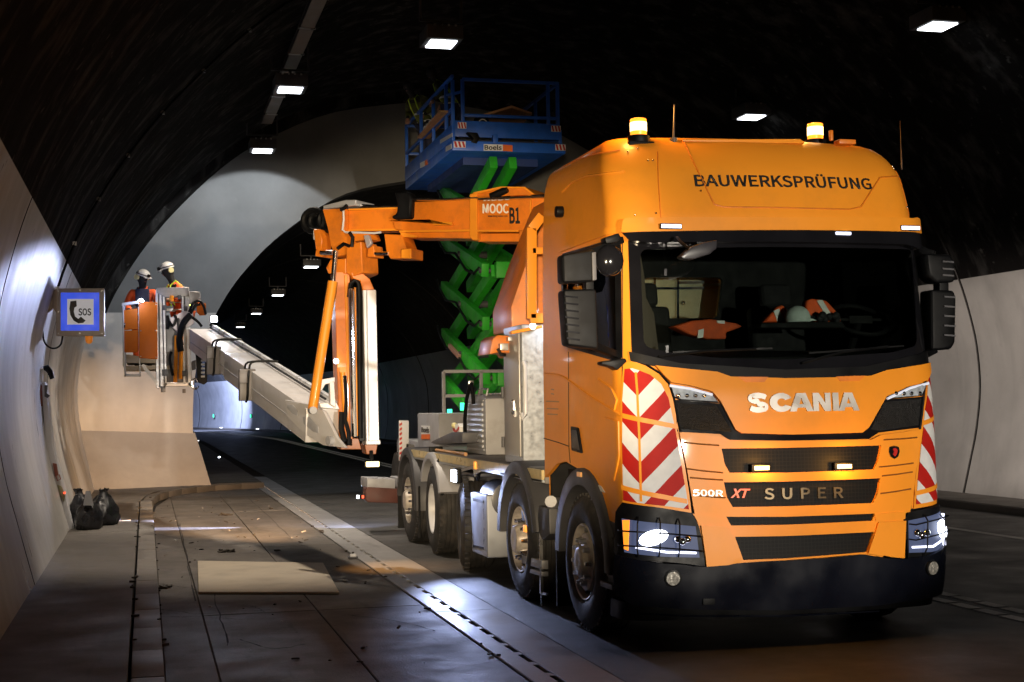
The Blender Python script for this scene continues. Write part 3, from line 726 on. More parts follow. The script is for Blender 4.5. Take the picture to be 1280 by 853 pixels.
m = MB(); m.prism([sp_.P(*p) for p in ((58, 360), (66, 366), (66, 386), (60, 390.5), (53, 389))], (0, .14, 0)); m.prism([sp_.P(*p) for p in ((64, 364), (71, 361), (71, 392), (65, 384))], (0, .10, 0)); m.build('bracket', mat('bracket_metal', (.25, .20, .17), .5, .3), sg, bev=.006)
m = MB(); pts = spline([(55, 389), (53, 412), (55, 427), (62, 434.5), (70, 435), (76, 430), (78, 420)], 4); m.tube([sp_.P(*p)+Vector((0, .06, 0)) for p in pts], .012, 6); m.build('cable', BLACKP, sg)
wc = thing('wall_cable', 'thin dark conduit climbing the left wall from the phone sign', 'cable', (wall_x(3.6), 20, 3.6))
m = MB(); pts = []
for z in np.linspace(3.35, 8.0, 24):
    x = float(np.interp(z, hw_[:, 1], hw_[:, 0])); pts.append((x+.03, 19.75+(z-3.35)*.04, z))
m.tube(pts, .018, 6); m.build('conduit', BLACKP, wc)
m = MB()
for p in pts[::3]: m.box(p, (.05, .03, .05))
m.build('clip', STEEL, wc)
# open wall cabinet with fittings below the sign
CYP = 20.2
cp = Plane((0, CYP, 0), (1, 0, 0))
cab_ = thing('wall_cabinet', 'open white cabinet niche in the left wall with red pipes, below the phone sign', 'cabinet', cp.P(78, 664))
m = MB(); m.prism([cp.P(*p) for p in ((52, 478), (57, 478), (66, 560), (92, 660), (90, 666), (72, 664), (58, 590))], (0, .55, 0)); m.build('door', LGREY, cab_, bev=.012)
m = MB(); m.prism([cp.P(*p, .02) for p in ((56, 598), (65, 599), (66, 612), (60, 620))], (0, .20, 0)); m.build('shelf', mat('shelf_grey', (.30, .27, .25), .6), cab_, bev=.008)
m = MB()
for a, b in (((42, 481), (43.5, 507)), ((51, 482), (51.5, 508)), ((47, 478), (50, 560)), ((53.5, 559), (54, 582))):
    m.tube([cp.P(*a, .05), cp.P(*b, .05)], .022 if a[0] != 47 else .014, 8)
m.build('pipe', REDBROWN, cab_)
m = MB(); m.prism([cp.P(*p, .06) for p in ((47, 531), (55, 533), (55, 534.5), (47, 534))], (0, .05, 0)); m.prism([cp.P(*p, .06) for p in ((46, 528), (49.5, 528), (50, 548), (46.5, 546))], (0, .05, 0)); m.build('latch', STEEL, cab_)
m = MB(); m.prism([cp.P(*p, .03) for p in ((66, 579), (71, 580), (73, 594), (69, 596))], (0, .08, 0)); m.tube([cp.P(*p, .03) for p in ((70, 595), (72, 601), (76, 599), (74, 593))], .008); m.build('handset', REDBROWN, cab_)
m = MB(); m.prism([cp.P(*p, .03) for p in ((71.5, 606), (77, 608), (82, 620), (80, 628), (75, 618))], (0, .05, 0)); m.build('control_plate', mat('olive', (.20, .19, .10), .6), cab_, bev=.006)
m = MB(); m.cyl(cp.P(81, 616, .04), cp.P(81, 616, .06), .016, 10); m.build('red_lamp', emis('lit_red', (1, .10, .04), 2.0), cab_)
m = MB(); m.prism([cp.P(*p, .02) for p in ((63, 633), (75, 633), (75, 636), (63, 636))], (0, .06, 0)); m.cyl(cp.P(72, 650, .02), cp.P(72, 650, .08), .055, 14); m.cyl(cp.P(67, 642, .02), cp.P(67, 642, .06), .03, 12); m.build('hose_fitting', BLACKP, cab_)
hd = thing('water_spout', 'white T shaped handle with black nozzle on a post at left wall', 'fitting', cp.P(52, 490))
m = MB(); m.prism([cp.P(*p, .10) for p in ((40, 457), (52, 460), (53, 467.5), (40, 464))], (0, .08, 0)); m.prism([cp.P(*p, .10) for p in ((50, 462), (55, 462), (54, 478), (51, 478))], (0, .05, 0)); m.build('handle', LGREY, hd, bev=.006)
m = MB(); m.prism([cp.P(*p, .11) for p in ((40, 464), (49, 466), (49, 469), (41, 468))], (0, .06, 0)); m.build('yellow_underside', mat('yellow_plastic', (.8, .6, .05), .5), hd)
m = MB(); m.tube([cp.P(*p, .10) for p in ((55, 461), (59, 460), (63, 465), (66, 474))], [.03, .045, .04, .03], 8); m.cap(); m.build('nozzle', BLACKP, hd)
m = MB(); m.prism([cp.P(*p, .08) for p in ((56, 482), (60, 482), (59, 492), (63, 495), (60, 498), (56, 496))], (0, .05, 0)); m.build('valve', DGREY, hd)
# bags in front of the cabinet
def bag(name, label, c, r, hgt, seed, m_, top=None):
    rnd = random.Random(seed); b = MB(); c = Vector(c)
    prof = [(0, .90), (.06, 1.08), (.18, 1.12), (.32, 1.04), (.46, .92), (.58, .76), (.70, .56), (.80, .38), (.88, .24), (.94, .22), (1.0, .30)]; lx, ly = rnd.uniform(-.5, .5), rnd.uniform(-.3, .3)
    t = thing(name, label, 'bag', c)
    n = 26; rings = []
    ph = [rnd.uniform(0, 6.28) for _ in range(5)]
    for tt, k in prof:
        ring = []
        for i in range(n):
            an = 2*math.pi*i/n; wv = 1+.10*math.sin(3*an+ph[0]+tt*4)+.10*math.sin(6*an+ph[1]-tt*7)+.05*math.sin(11*an+ph[2])*(0.4+tt)
            ring.append(b.bm.verts.new(c+Vector((math.cos(an)*r*k*wv, math.sin(an)*r*k*wv*.85, hgt*tt+rnd.uniform(-.018, .018)*min(1, tt*8)))+Vector((lx*r*tt*tt+rnd.uniform(-.012, .012), ly*r*tt*tt, 0))))
        rings.append(ring)
    for a, bb in zip(rings, rings[1:]):
        for i in range(n): b.bm.faces.new([a[i], a[(i+1) % n], bb[(i+1) % n], bb[i]])
    b.bm.faces.new(rings[0][::-1])
    b.build('sack', m_, t, smooth=60); return t
def gp(px, py, z=.12): p = onZ(px, py, z); return Vector((p.x, p.y, z))
c = gp(103, 661); bag('rubbish_bag', 'black plastic rubbish bag leaning against the open wall cabinet', (c.x, c.y+.25, .122), .20, .52, 1, BAGM)
c2 = gp(127, 657); bag('rubbish_bag', 'black rubbish bag with its neck flopped over, rightmost of the bags', (c2.x, c2.y+.1, .122), .22, .50, 5, BAGM)
t3 = bag('carrier_bag', 'black carrier bag with pale printed top in front of the rubbish bags', (gp(110, 662).x, gp(110, 662).y-.02, .122), .16, .46, 9, BAGM)
m = MB(); p0 = gp(109, 640); tp = Plane((0, gp(110, 662).y-.16, 0), (1, 0, 0)); m.prism([tp.P(*p) for p in ((104, 632), (107, 614), (113, 614), (117, 632))], (0, .03, 0)); m.build('printed_top', mat('pale_print', (.30, .30, .31), .5), t3)
b0 = gp(143, 652); st_ = thing('steel_bar', 'short steel bar lying on the sidewalk beside the black bags', 'bar', b0)
m = MB(); m.beam(b0, gp(163, 651), .03, .025); m.cyl(gp(146, 651)+Vector((0, 0, .012)), gp(150, 651)+Vector((0, 0, .012)), .025, 10); m.build('bar', STEEL, st_)
# loose board on the lay-by
bd = [onZ(*p, .004) for p in ((247, 703.5), (404, 706), (424, 743), (248, 743))]
m = MB(); m.prism([Vector((p.x, p.y, .004)) for p in bd], (0, 0, .022)); tag(m.build('cover_board', PLYBOARD, bev=.004, seg=1), 'flat pale rectangular board lying on the lay-by pavement', 'board')
# debris on the pavement: leaves, splinters, clods
deb = MB(); rnd = random.Random(3)
for k in range(80):
    x = rnd.uniform(.14, 2.3); y = rnd.uniform(9.5, 27); s = rnd.uniform(.006, .022)*(1 if rnd.random() < .92 else 1.8)
    a = rnd.uniform(0, 3.14); L_ = s*rnd.uniform(1, 4)
    deb.box((x, y, .004+s*.15), (L_, s, s*.5), a, rnd.uniform(-.3, .3), rnd.uniform(-.3, .3), mi=rnd.choice((0, 0, 0, 1)))
for k in range(60):
    x = rnd.choice((.11, .13, 2.33, -.11))+rnd.uniform(-.03, .03); y = rnd.uniform(9, 27); s = rnd.uniform(.01, .03)
    deb.box((x, y, (.122 if x < .1 else .008)+s*.2), (s*2, s, s*.6), rnd.uniform(0, 3), mi=0)
tag(deb.build('litter', [mat('debris_dark', (.035, .028, .02), .8), mat('debris_pale', (.4, .38, .34), .8)]), kind='stuff')
# cracks and dark seams worn into the pavement
ck_ = MB(); rc = random.Random(11)
def crack(pts, wd):
    pts = spline(pts, 6); L0 = []
    for p in pts: L0.append((p[0]+rc.uniform(-.012, .012), p[1]+rc.uniform(-.012, .012)))
    for a, b in zip(L0, L0[1:]):
        d = np.array(b)-np.array(a); n = np.array([-d[1], d[0]])/(np.linalg.norm(d)+1e-9)*wd*rc.uniform(.3, 1)
        ck_.face([(a[0]-n[0], a[1]-n[1], .0045), (b[0]-n[0], b[1]-n[1], .0045), (b[0]+n[0], b[1]+n[1], .0045), (a[0]+n[0], a[1]+n[1], .0045)])
for pts in (((160, 757), (215, 764), (250, 768), (300, 765), (336, 763)), ((190, 771), (235, 772), (262, 770), (330, 766)), ((200, 730), (225, 734), (247, 738)), ((310, 623), (340, 650), (366, 676)), ((192, 667), (215, 672), (240, 677)), ((267, 743), (276, 775), (286, 808)), ((395, 714), (402, 716), (414, 718)), ((440, 770), (500, 778), (545, 790)), ((470, 700), (455, 690), (440, 692)), ((300, 800), (340, 812), (380, 806)), ((225, 655), (232, 690), (244, 752))):
    crack([tuple(onZ(*p, 0))[:2] for p in pts], .008)
for k in range(16):
    x, y = rc.uniform(.2, 2.2), rc.uniform(9, 26); a = rc.uniform(0, 3.1); l = rc.uniform(.15, .5); crack([(x, y), (x+math.cos(a)*l*.5+rc.uniform(-.05, .05), y+math.sin(a)*l*.5), (x+math.cos(a)*l, y+math.sin(a)*l)], .005)
tag(ck_.build('crack', GROOVE, smooth=0), kind='stuff')
for k, (px, py, lab) in enumerate(((203, 735, 'crumpled paper scrap by the kerb, left of the pale board'), (285, 690, 'dark twig lying above the pale board'), (283, 644, 'dark splinter on the pavement beyond the light stripe'))):
    p = onZ(px, py, .004); t = MB()
    for q in range(7): t.box((p.x+rnd.uniform(-.09, .09), p.y+rnd.uniform(-.05, .05), .015), (rnd.uniform(.05, .14), .03, .015), rnd.uniform(-.6, .6), rnd.uniform(-.4, .4), rnd.uniform(-.5, .5))
    tag(t.build('litter_scrap' if k == 0 else 'twig', mat('scrap', (.10, .09, .08), .7) if k == 0 else MATS['debris_dark']), lab, 'scrap' if k == 0 else 'twig')
# ================================================================== THE CRANE TRUCK
TR = thing('crane_truck', 'orange bridge inspection truck with roof beacons and folding boom, parked in the tunnel', 'truck', (4.5, 14.0, 0))
XC = 4.5
class Cab:
    """outer skin of the cab: u runs round the front from the left side to the right side, z is height"""
    A, B, U0, L, BOW = 0.28, 0.21, 0.90, 0.42, 0.075
    def __init__(s, off=0.0): s.o = off; s.grid = None
    def w(s, z): return interp(z, [(.2, 1.25), (.95, 1.25), (2.2, 1.25), (3.0, 1.24), (3.45, 1.225), (3.8, 1.215)])
    def yf(s, z): return interp(z, [(.1, 9.46), (.45, 9.37), (.6, 9.355), (1.0, 9.375), (1.5, 9.39), (1.8, 9.415), (2.0, 9.45), (2.95, 9.585), (3.1, 9.60), (3.25, 9.645), (3.45, 9.72), (3.74, 9.86)])
    def raw(s, u, z):
        u = np.asarray(u, float); z = np.asarray(z, float)
        t = np.clip((z-3.40)/.345, 0, 1); ins = .165*(1-np.sqrt(np.maximum(0, 1-t*t)))
        w = s.w(z)-ins; f = s.yf(z)+ins*1.2; a = np.abs(u); sg = np.sign(u)
        xf = a/s.U0*(w-s.A); yfr = f+s.BOW*(a/s.U0)**2
        ph = np.clip((a-s.U0)/s.L, 0, 1)*math.pi/2
        xc = (w-s.A)+s.A*np.sin(ph); yc = f+s.BOW+s.B*(1-np.cos(ph))
        ys = f+s.BOW+s.B+(a-s.U0-s.L)
        x = np.where(a <= s.U0, xf, np.where(a <= s.U0+s.L, xc, w)); y = np.where(a <= s.U0, yfr, np.where(a <= s.U0+s.L, yc, ys))
        return np.stack([XC+sg*x, y, z], -1)
    def S(s, u, z, off=0.0):
        off = off+s.o; p = s.raw(u, z)
        if off == 0: return p
        e = 1e-3
        du = s.raw(np.asarray(u)+e, z)-s.raw(np.asarray(u)-e, z); dz = s.raw(u, np.asarray(z)+e)-s.raw(u, np.asarray(z)-e)
        n = np.cross(du, dz); n /= np.linalg.norm(n, axis=-1, keepdims=True)+1e-12
        return p+n*off
    def ub(s, z, yb): return yb-(s.yf(z)+s.BOW+s.B)+s.U0+s.L
    def inv(s, px, py):
        if s.grid is None:
            U, Z = np.meshgrid(np.linspace(-3.45, 1.75, 280), np.linspace(.1, 3.70, 200)); s.grid = (U, Z, *proj(s.S(U, Z)))
        U, Z, GX, GY = s.grid
        P = s.S(U, Z) if not hasattr(s, 'front') else None
        if P is not None:
            e = 1e-3
            n = np.cross(s.raw(U+e, Z)-s.raw(U-e, Z), s.raw(U, Z+e)-s.raw(U, Z-e)); v = P-np.array([0, 0, H]); s.front = (n*v).sum(-1) < 0
        D = (GX-px)**2+(GY-py)**2+np.where(s.front, 0, 1e5); k = np.unravel_index(np.argmin(D), D.shape)
        q = np.array([U[k], Z[k]])
        for _ in range(8):
            e = 1e-4; f0 = np.array(proj(s.S(q[0], q[1])))-[px, py]
            J = np.stack([(np.array(proj(s.S(q[0]+e, q[1])))-[px, py]-f0)/e, (np.array(proj(s.S(q[0], q[1]+e)))-[px, py]-f0)/e], 1)
            try: st = np.linalg.solve(J, f0)
            except Exception: break
            st = np.clip(st, -.06, .06)
            if not np.isfinite(st).all(): break
            q = q-st
        if not (-3.7 < q[0] < 1.9 and 0 < q[1] < 3.74): q = np.array([U[k], Z[k]])
        return (float(q[0]), float(q[1]))
    def P(s, px, py, off=0.0):
        u, z = s.inv(px, py); return Vector(s.S(np.array(u), np.array(z), off).tolist())
    def N(s, px, py): return (s.P(px, py, .01)-s.P(px, py, 0)).normalized()
C = Cab(); CV = Cab(.075); CB = Cab(.06)
def mirror_uv(l): return [(-u, v) for u, v in l][::-1]
# body shell with openings for windscreen and side windows
archpx = [(681, 597), (687, 591), (696, 580), (707, 577), (724, 587), (735, 608), (743, 630), (748, 644), (773, 656), (778, 640), (800, 645), (858, 648), (872, 660), (884, 706)]
arch = [C.inv(*p) for p in archpx]
YB = 11.55
rear = [(-C.ub(z, YB), z) for z in (3.74, 3.6, 3.45, 3.2, 3.0, 2.6, 2.2, 1.8, 1.5, 1.28)]
left = rear+arch
WS = [(788, 301), (960, 299), (1149, 303), (1155, 436), (1120, 449), (1080, 457), (980, 461), (900, 459), (850, 452), (794, 442)]
ws = rounded([C.inv(*p) for p in WS], .05)
SWp = [(702, 319), (775, 301), (776.5, 452), (762, 449), (707, 433), (703, 400)]
swl = rounded([C.inv(*p) for p in SWp], .06)
bm = surf_bm(C.S, left+mirror_uv(left), [ws, swl, mirror_uv(swl)], .055, 0, .03)
cab = finish(bm, 'cab', ORANGE, TR, smooth=45, weld=False)
# roof cap and rear wall (window opening to the crane)
zt = 3.74; ut = np.linspace(-C.ub(zt, YB), C.ub(zt, YB), 90); ring = C.S(ut, np.full(90, zt)); bm = bmesh.new()
rows = [[bm.verts.new(p) for p in ring.tolist()]]
for k in (.75, .45, .2):
    q = ring.copy(); q[:, 0] = XC+(q[:, 0]-XC)*k; q[:, 1] = 10.6+(q[:, 1]-10.6)*k; q[:, 2] = zt+.055*(1-k*k); rows.append([bm.verts.new(p) for p in q.tolist()])
for a, b in zip(rows, rows[1:]):
    for i in range(89): bm.faces.new([a[i], a[i+1], b[i+1], b[i]])
bm.faces.new(rows[-1])
finish(bm, 'roof', ORANGE, TR, smooth=60)
rw = Plane((XC, YB-.02, 0), (1, 0, 0))
rwin = rounded([rw.inv(*p) for p in ((804, 347), (904, 347), (898, 398), (806, 398))], .05)
bm = surf_bm(rw.S, [(-1.2, .95), (1.2, .95), (1.2, 3.5), (1.1, 3.72), (-1.1, 3.72), (-1.2, 3.5)], [rwin], .25, 0, .04)
finish(bm, 'rear_wall', DASH, TR, weld=False)
bm = surf_bm(rw.S, [(-1.2, .95), (1.2, .95), (1.2, 3.5), (1.1, 3.72), (-1.1, 3.72), (-1.2, 3.5)], [rwin], .25, -.05, .02)
finish(bm, 'rear_panel', ORANGE, TR, weld=False)
finish(surf_bm(rw.S, rwin, (), .2, -.02, .006), 'rear_window', LGLASS, TR, weld=False)
# inner trim: dark lining inside the shell
lin = surf_bm(C.S, [(-C.ub(z, YB), z) for z in (3.5, 3.0, 2.0, 1.35)]+[(-1.3, 1.2), (-.8, .7), (.8, .7), (1.3, 1.2)]+[(C.ub(z, YB), z) for z in (1.35, 2.0, 3.0, 3.5)], [ws, swl, mirror_uv(swl)], .15, -.034, .006)
finish(lin, 'cab_lining', DASH, TR, weld=False)
m = MB(); m.bb(3.55, 5.45, 10.0, 11.2, 3.36, 3.38); m.build('headliner', DASH, TR); m = MB(); m.bb(3.35, 5.65, 9.75, 11.2, 1.15, 1.2); m.build('cab_floor', DASH, TR)
# windscreen
patch('windscreen', C, WS, GLASS, TR, off=-.004, th=.006, rnd=.05, step=.12)
inner = [(800, 312), (960, 309), (1140, 313), (1146, 432), (1115, 441), (980, 450), (900, 448), (850, 443), (805, 434)]
po = rounded([C.inv(*p) for p in ((785, 296), (960, 293), (1152, 297), (1159, 442), (1120, 455), (1080, 462), (980, 466), (900, 464), (850, 457), (790, 447))], .04)
finish(surf_bm(C.S, po, [rounded([C.inv(*p) for p in inner], .06)], .08, .004, .008), 'windscreen_frame', GLOSSB, TR, weld=False)
for pts, mi in ((SWp, 0), (SWp, 1)):
    poly = [C.inv(*p) for p in pts]
    if mi: poly = mirror_uv(poly)
    wd = finish(surf_bm(C.S, rounded(poly, .06), (), .12, -.012, .006), 'side_window', DGLASS, TR, weld=False)
    big = rounded(poly, .06); cc = np.array(big).mean(0); ring2 = [tuple(cc+(np.array(p)-cc)*.93) for p in big]
    finish(surf_bm(C.S, [tuple(cc+(np.array(p)-cc)*1.015) for p in big], [ring2], .08, .003, .01), 'window_seal', BLACKP, wd, weld=False)
# cowl, visor
patch('cowl', C, [(787, 440), (850, 455), (980, 463), (1080, 459), (1157, 438), (1163, 453), (1105, 465), (1085, 472), (1040, 473), (980, 474), (912, 473), (895, 467), (840, 460), (816, 458), (789, 452)], BLACKP, TR, off=.022, th=.02)
patch('sun_visor', CV, [(779, 273), (980, 272), (1159, 274), (1163, 279), (1163, 290), (980, 287.5), (776, 291)], ORANGE, TR, off=0, th=.06, rnd=.02)
patch('visor_underside', CV, [(777, 291), (980, 288), (1163, 290.5), (1164, 310), (1150, 311), (1130, 305), (980, 302), (810, 303), (786, 300)], GLOSSB, TR, off=-.006, th=.05)
# hood with brand lettering
HOOD = [(818, 458), (840, 460.5), (895, 466), (912, 472), (980, 474), (1040, 473), (1085, 471), (1105, 464), (1163, 453), (1161, 463), (1155, 476), (1135, 483), (1105, 496), (1083, 535), (1075, 541), (990, 543.5), (926, 542), (918, 538), (899, 502), (889, 490.5), (862, 483), (838, 479), (828, 469)]
patch('hood', C, HOOD, ORANGE, TR, off=.035, th=.035, step=.05)
block_word(C, (932, 516), (1070, 514), (932, 493), mat('letter_silver', (.62, .60, .57), .35, .35, .04, 6), 'brand_lettering', TR)
for px in ((905, 958), (1042, 1078)):
    patch('hood_grip', C, [(px[0]+15, 472.5), (px[1], 472.5), (px[1]-5, 479), (px[0]+25, 479)] if px[0] < 1000 else [(px[0], 472), (px[1], 471), (px[1]-7, 477.5), (px[0]+5, 478)], ORANGE2, TR, off=.038, th=.01)
# black band and mesh fields beside the hood, upper lamps
patch('grille_band', C, [(843, 500), (846, 540), (900, 543), (912, 550), (980, 551), (1085, 549), (1097, 541), (1148, 535), (1152, 496), (1105, 500), (1083, 534), (1075, 539), (926, 540), (900, 505)], GLOSSB, TR, off=.012, th=.012)
MESHM = mat('black_mesh', (.004, .004, .0045), .5, 0, .3, 30, bump=.8, bscale=120)
for pts in ([(846, 504), (895, 508), (914, 540), (849, 537)], [(1104, 503), (1149, 499), (1146, 532), (1098, 539), (1087, 537)]):
    patch('side_mesh', C, pts, MESHM, TR, off=.018, th=.008)
for pts in ([(836, 481), (862, 485), (889, 492), (898, 504.5), (850, 501), (841, 497)], [(1156, 478), (1135, 484), (1106, 497), (1110, 499.5), (1150, 495.5)]):
    b_ = patch('upper_lamp', C, pts, GLOSSB, TR, off=.022, th=.015)
    cx_ = sum(p[0] for p in pts)/len(pts); cy_ = sum(p[1] for p in pts)/len(pts)
    patch('lamp_lens', C, [(cx_+(x-cx_)*.93, cy_+(y-cy_)*.80) for x, y in pts], LENS, b_, off=.026, th=.006)
    e = [pts[0], pts[1], pts[2]]
    m = MB(); m.tube([C.P(x, y+2.2, .03) for x, y in e], .010, 6); m.build('daylight_strip', emis('dim_strip', (.8, .85, 1), .35), b_)
    mr_ = MB()
    for k in range(4):
        t = .2+.2*k; x = pts[0][0]+(cx_*2-pts[0][0]-pts[0][0])*t; mr_.ball(C.P(x, cy_+1.5, .028), .018, n=8)
    mr_.build('reflector', CHROME, b_)
# grille panel with its openings
GP = [(848, 541), (898, 546), (912, 551), (980, 552), (1086, 550), (1098, 544), (1148, 537), (1143, 580), (1138, 620), (1134, 640), (1126, 642), (1124, 696), (1091, 694), (1080, 692), (980, 700), (925, 703), (882, 707), (873, 660), (868, 648), (858, 590)]
OP = [[(900, 561), (980, 560), (1098, 557), (1094, 577), (1089, 587), (980, 591), (910, 591), (904, 580)],
      [(903, 603), (980, 602), (1097, 598), (1094, 616), (1088, 629), (980, 633), (914, 634), (907, 622)],
      [(906, 646), (980, 646), (1090, 642), (1087, 651), (980, 656), (912, 657)],
      [(917, 671), (980, 670), (1089, 665), (1081, 690), (980, 698), (926, 700)]]
patch('grille_panel', C, GP, ORANGE, TR, off=.034, th=.03, step=.05, holes=OP)
hexm = bpy.data.materials.new('hex_mesh'); hexm.use_nodes = True; nt = hexm.node_tree; b = nt.nodes['Principled BSDF']; uvn = nt.nodes.new('ShaderNodeUVMap')
vr = nt.nodes.new('ShaderNodeTexVoronoi'); vr.feature = 'DISTANCE_TO_EDGE'; vr.inputs['Scale'].default_value = 38; vr.inputs['Randomness'].default_value = 0.0
rp = nt.nodes.new('ShaderNodeMapRange'); rp.inputs[1].default_value = .05; rp.inputs[2].default_value = .12; rp.inputs[3].default_value = 1; rp.inputs[4].default_value = 0
mx = nt.nodes.new('ShaderNodeMix'); mx.data_type = 'RGBA'; mx.inputs[6].default_value = (.0008, .0008, .0008, 1); mx.inputs[7].default_value = (.008, .007, .006, 1)
nt.links.new(uvn.outputs[0], vr.inputs['Vector']); nt.links.new(vr.outputs[0], rp.inputs[0]); nt.links.new(rp.outputs[0], mx.inputs[0]); nt.links.new(mx.outputs[2], b.inputs['Base Color']); b.inputs['Roughness'].default_value = .6; b.inputs['Specular IOR Level'].default_value = .2
for k, op in enumerate(OP):
    cx_ = sum(p[0] for p in op)/len(op); cy_ = sum(p[1] for p in op)/len(op)
    patch('grille_mesh', C, [(cx_+(x-cx_)*1.012, cy_+(y-cy_)*1.1) for x, y in op], hexm, TR, off=.010, th=.008)
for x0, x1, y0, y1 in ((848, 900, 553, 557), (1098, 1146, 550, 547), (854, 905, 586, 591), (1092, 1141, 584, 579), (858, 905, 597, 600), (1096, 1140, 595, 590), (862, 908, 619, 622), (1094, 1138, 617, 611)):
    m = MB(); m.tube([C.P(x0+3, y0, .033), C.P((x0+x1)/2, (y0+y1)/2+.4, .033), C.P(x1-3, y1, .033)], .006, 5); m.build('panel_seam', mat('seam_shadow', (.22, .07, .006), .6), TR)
for pts in ([(864, 642), (903, 647), (903, 655), (872, 655)], [(1128, 639), (1089, 643), (1091, 651), (1127, 649)]):
    patch('corner_trim', C, pts, ORANGE, TR, off=.042, th=.02)
for pts in ([(874, 657), (906, 658), (916, 672), (927, 703), (881, 707)], [(1127, 651), (1093, 653), (1089, 666), (1080, 692), (1093, 694), (1125, 696)]):
    patch('lower_corner_panel', C, pts, ORANGE, TR, off=.055, th=.035)
text('engine_lettering', '500R', C, (864, 619.5), (902, 620.5), (864, 612), MATS['letter_silver'], TR, depth=.006, off=.036, bold=.008)
text('badge_lettering', 'XT', C, (912, 622), (937, 622), (914, 611.5), emis('badge_red_glow', (.9, .12, .02), .35), TR, depth=.006, off=.016, bold=.01, shear=.3)  # badge letters carry a weak glow in their colour, no lamp behind
text('model_lettering', 'SUPER', C, (954, 624), (1052, 622), (954, 611), mat('bronze_letters', (.24, .19, .12), .35, .7), TR, depth=.008, off=.018, bold=.008, spacing=1.25)
sh = [(1107, 559), (1113, 557.5), (1119, 559), (1120, 565), (1118, 571), (1113.5, 574), (1108.5, 571), (1106.5, 565)]
bd_ = patch('emblem', C, sh, CHROME, TR, off=.044, th=.012, step=.03)
patch('emblem_field', C, [(1113.3+(x-1113.3)*.8, 565.5+(y-565.5)*.8) for x, y in sh], GLOSSB, bd_, off=.047, th=.004, step=.03)
patch('emblem_griffin', C, [(1111, 561), (1114, 560), (1117, 563), (1116, 568), (1113.5, 571), (1111, 568), (1112.5, 565)], REDW, bd_, off=.050, th=.004, step=.03)
# amber strobes in the upper grille
for (px, py) in ((948, 585), (1050, 583)):
    n = C.N(px, py); c = C.P(px, py, .045); m = MB(); m.box(c, (.15, .03, .055)); hb = m.build('strobe', BLACKP, TR, bev=.006)
    m = MB(); m.box(c+Vector((0, -.017, 0)), (.11, .012, .028)); m.build('strobe_lens', E_AMBHOT, hb)
    lamp('POINT', 'strobe_light', c+Vector((0, -.10, .01)), 5, AMBER, None, .03)
# red and white chevron panels round the corners
CH = [(782, 462), (791, 461), (800, 464), (812, 469), (826, 481), (835, 498), (842, 530), (850, 575), (857, 615), (860.5, 637), (838, 633.5), (800, 629), (781, 625.5), (779.5, 560), (779.5, 500)]
ub_, zb_ = C.inv(800, 560)
u1, z1 = C.inv(801, 604); u2, z2 = C.inv(844, 558)
slope = abs((z2-z1)/(u2-u1)); u3, za = C.inv(800.5, 496); u4, zc = C.inv(800.5, 551)
chev = bpy.data.materials.new('warning_stripes'); chev.use_nodes = True; nt = chev.node_tree; b = nt.nodes['Principled BSDF']; b.inputs['Roughness'].default_value = .6; b.inputs['Specular IOR Level'].default_value = .15
def mth(op, a, bb=None):
    n = nt.nodes.new('ShaderNodeMath'); n.operation = op
    for i, s in enumerate((a, bb)):
        if s is None: continue
        if isinstance(s, (int, float)): n.inputs[i].default_value = s
        else: nt.links.new(s, n.inputs[i])
    return n.outputs[0]
uvn = nt.nodes.new('ShaderNodeUVMap'); sx = nt.nodes.new('ShaderNodeSeparateXYZ'); nt.links.new(uvn.outputs[0], sx.inputs[0])
per = (za-zc); val = mth('SUBTRACT', sx.outputs[1], mth('MULTIPLY', mth('ABSOLUTE', sx.outputs[0]), slope))
fr_ = mth('FRACT', mth('DIVIDE', mth('ADD', val, 50*per), per))
red = mth('LESS_THAN', fr_, .5)
mx = nt.nodes.new('ShaderNodeMix'); mx.data_type = 'RGBA'; mx.inputs[6].default_value = (.66, .66, .66, 1); mx.inputs[7].default_value = (.42, .014, .010, 1); nt.links.new(red, mx.inputs[0])
ns = nt.nodes.new('ShaderNodeTexNoise'); ns.inputs['Scale'].default_value = 14; mr_ = nt.nodes.new('ShaderNodeMapRange'); mr_.inputs[3].default_value = .82; mr_.inputs[4].default_value = 1.1; nt.links.new(uvn.outputs[0], ns.inputs['Vector']); nt.links.new(ns.outputs['Fac'], mr_.inputs[0])
cc_ = nt.nodes.new('ShaderNodeCombineColor'); [nt.links.new(mr_.outputs[0], cc_.inputs[i]) for i in range(3)]
m2 = nt.nodes.new('ShaderNodeMix'); m2.data_type = 'RGBA'; m2.blend_type = 'MULTIPLY'; m2.inputs[0].default_value = 1; nt.links.new(mx.outputs[2], m2.inputs[6]); nt.links.new(cc_.outputs[0], m2.inputs[7]); nt.links.new(m2.outputs[2], b.inputs['Base Color'])
chl = [C.inv(*p) for p in CH]
frame_ = [C.inv(*p) for p in [(780, 455), (790, 451), (806, 457), (822, 467), (835, 480), (841, 498), (848, 535), (856, 580), (862, 620), (864.5, 641), (838, 638), (800, 633), (779.5, 629), (777.5, 560), (777.5, 500)]]
def split_poly(poly, vs):
    pass
umx = max(-u for u, v in frame_); zt_, zb2 = max(v for u, v in frame_), min(v for u, v in frame_)
inR = [C.inv(*p) for p in ((1141, 636), (1143, 600), (1147, 560), (1152, 515), (1157, 478), (1162, 463))]
frameR = inR+[(inR[-1][0]+.06, inR[-1][1]+.04), (umx, zt_), (umx, zb2)]
chR = [(u+.018, v) for u, v in inR]; chR[0] = (chR[0][0], chR[0][1]+.03); chR += [(inR[-1][0]+.10, inR[-1][1]-.0), (umx-.01, zt_-.07), (umx-.01, zb2+.03)]
uvR = C.inv(1170, 560)[0]+.02
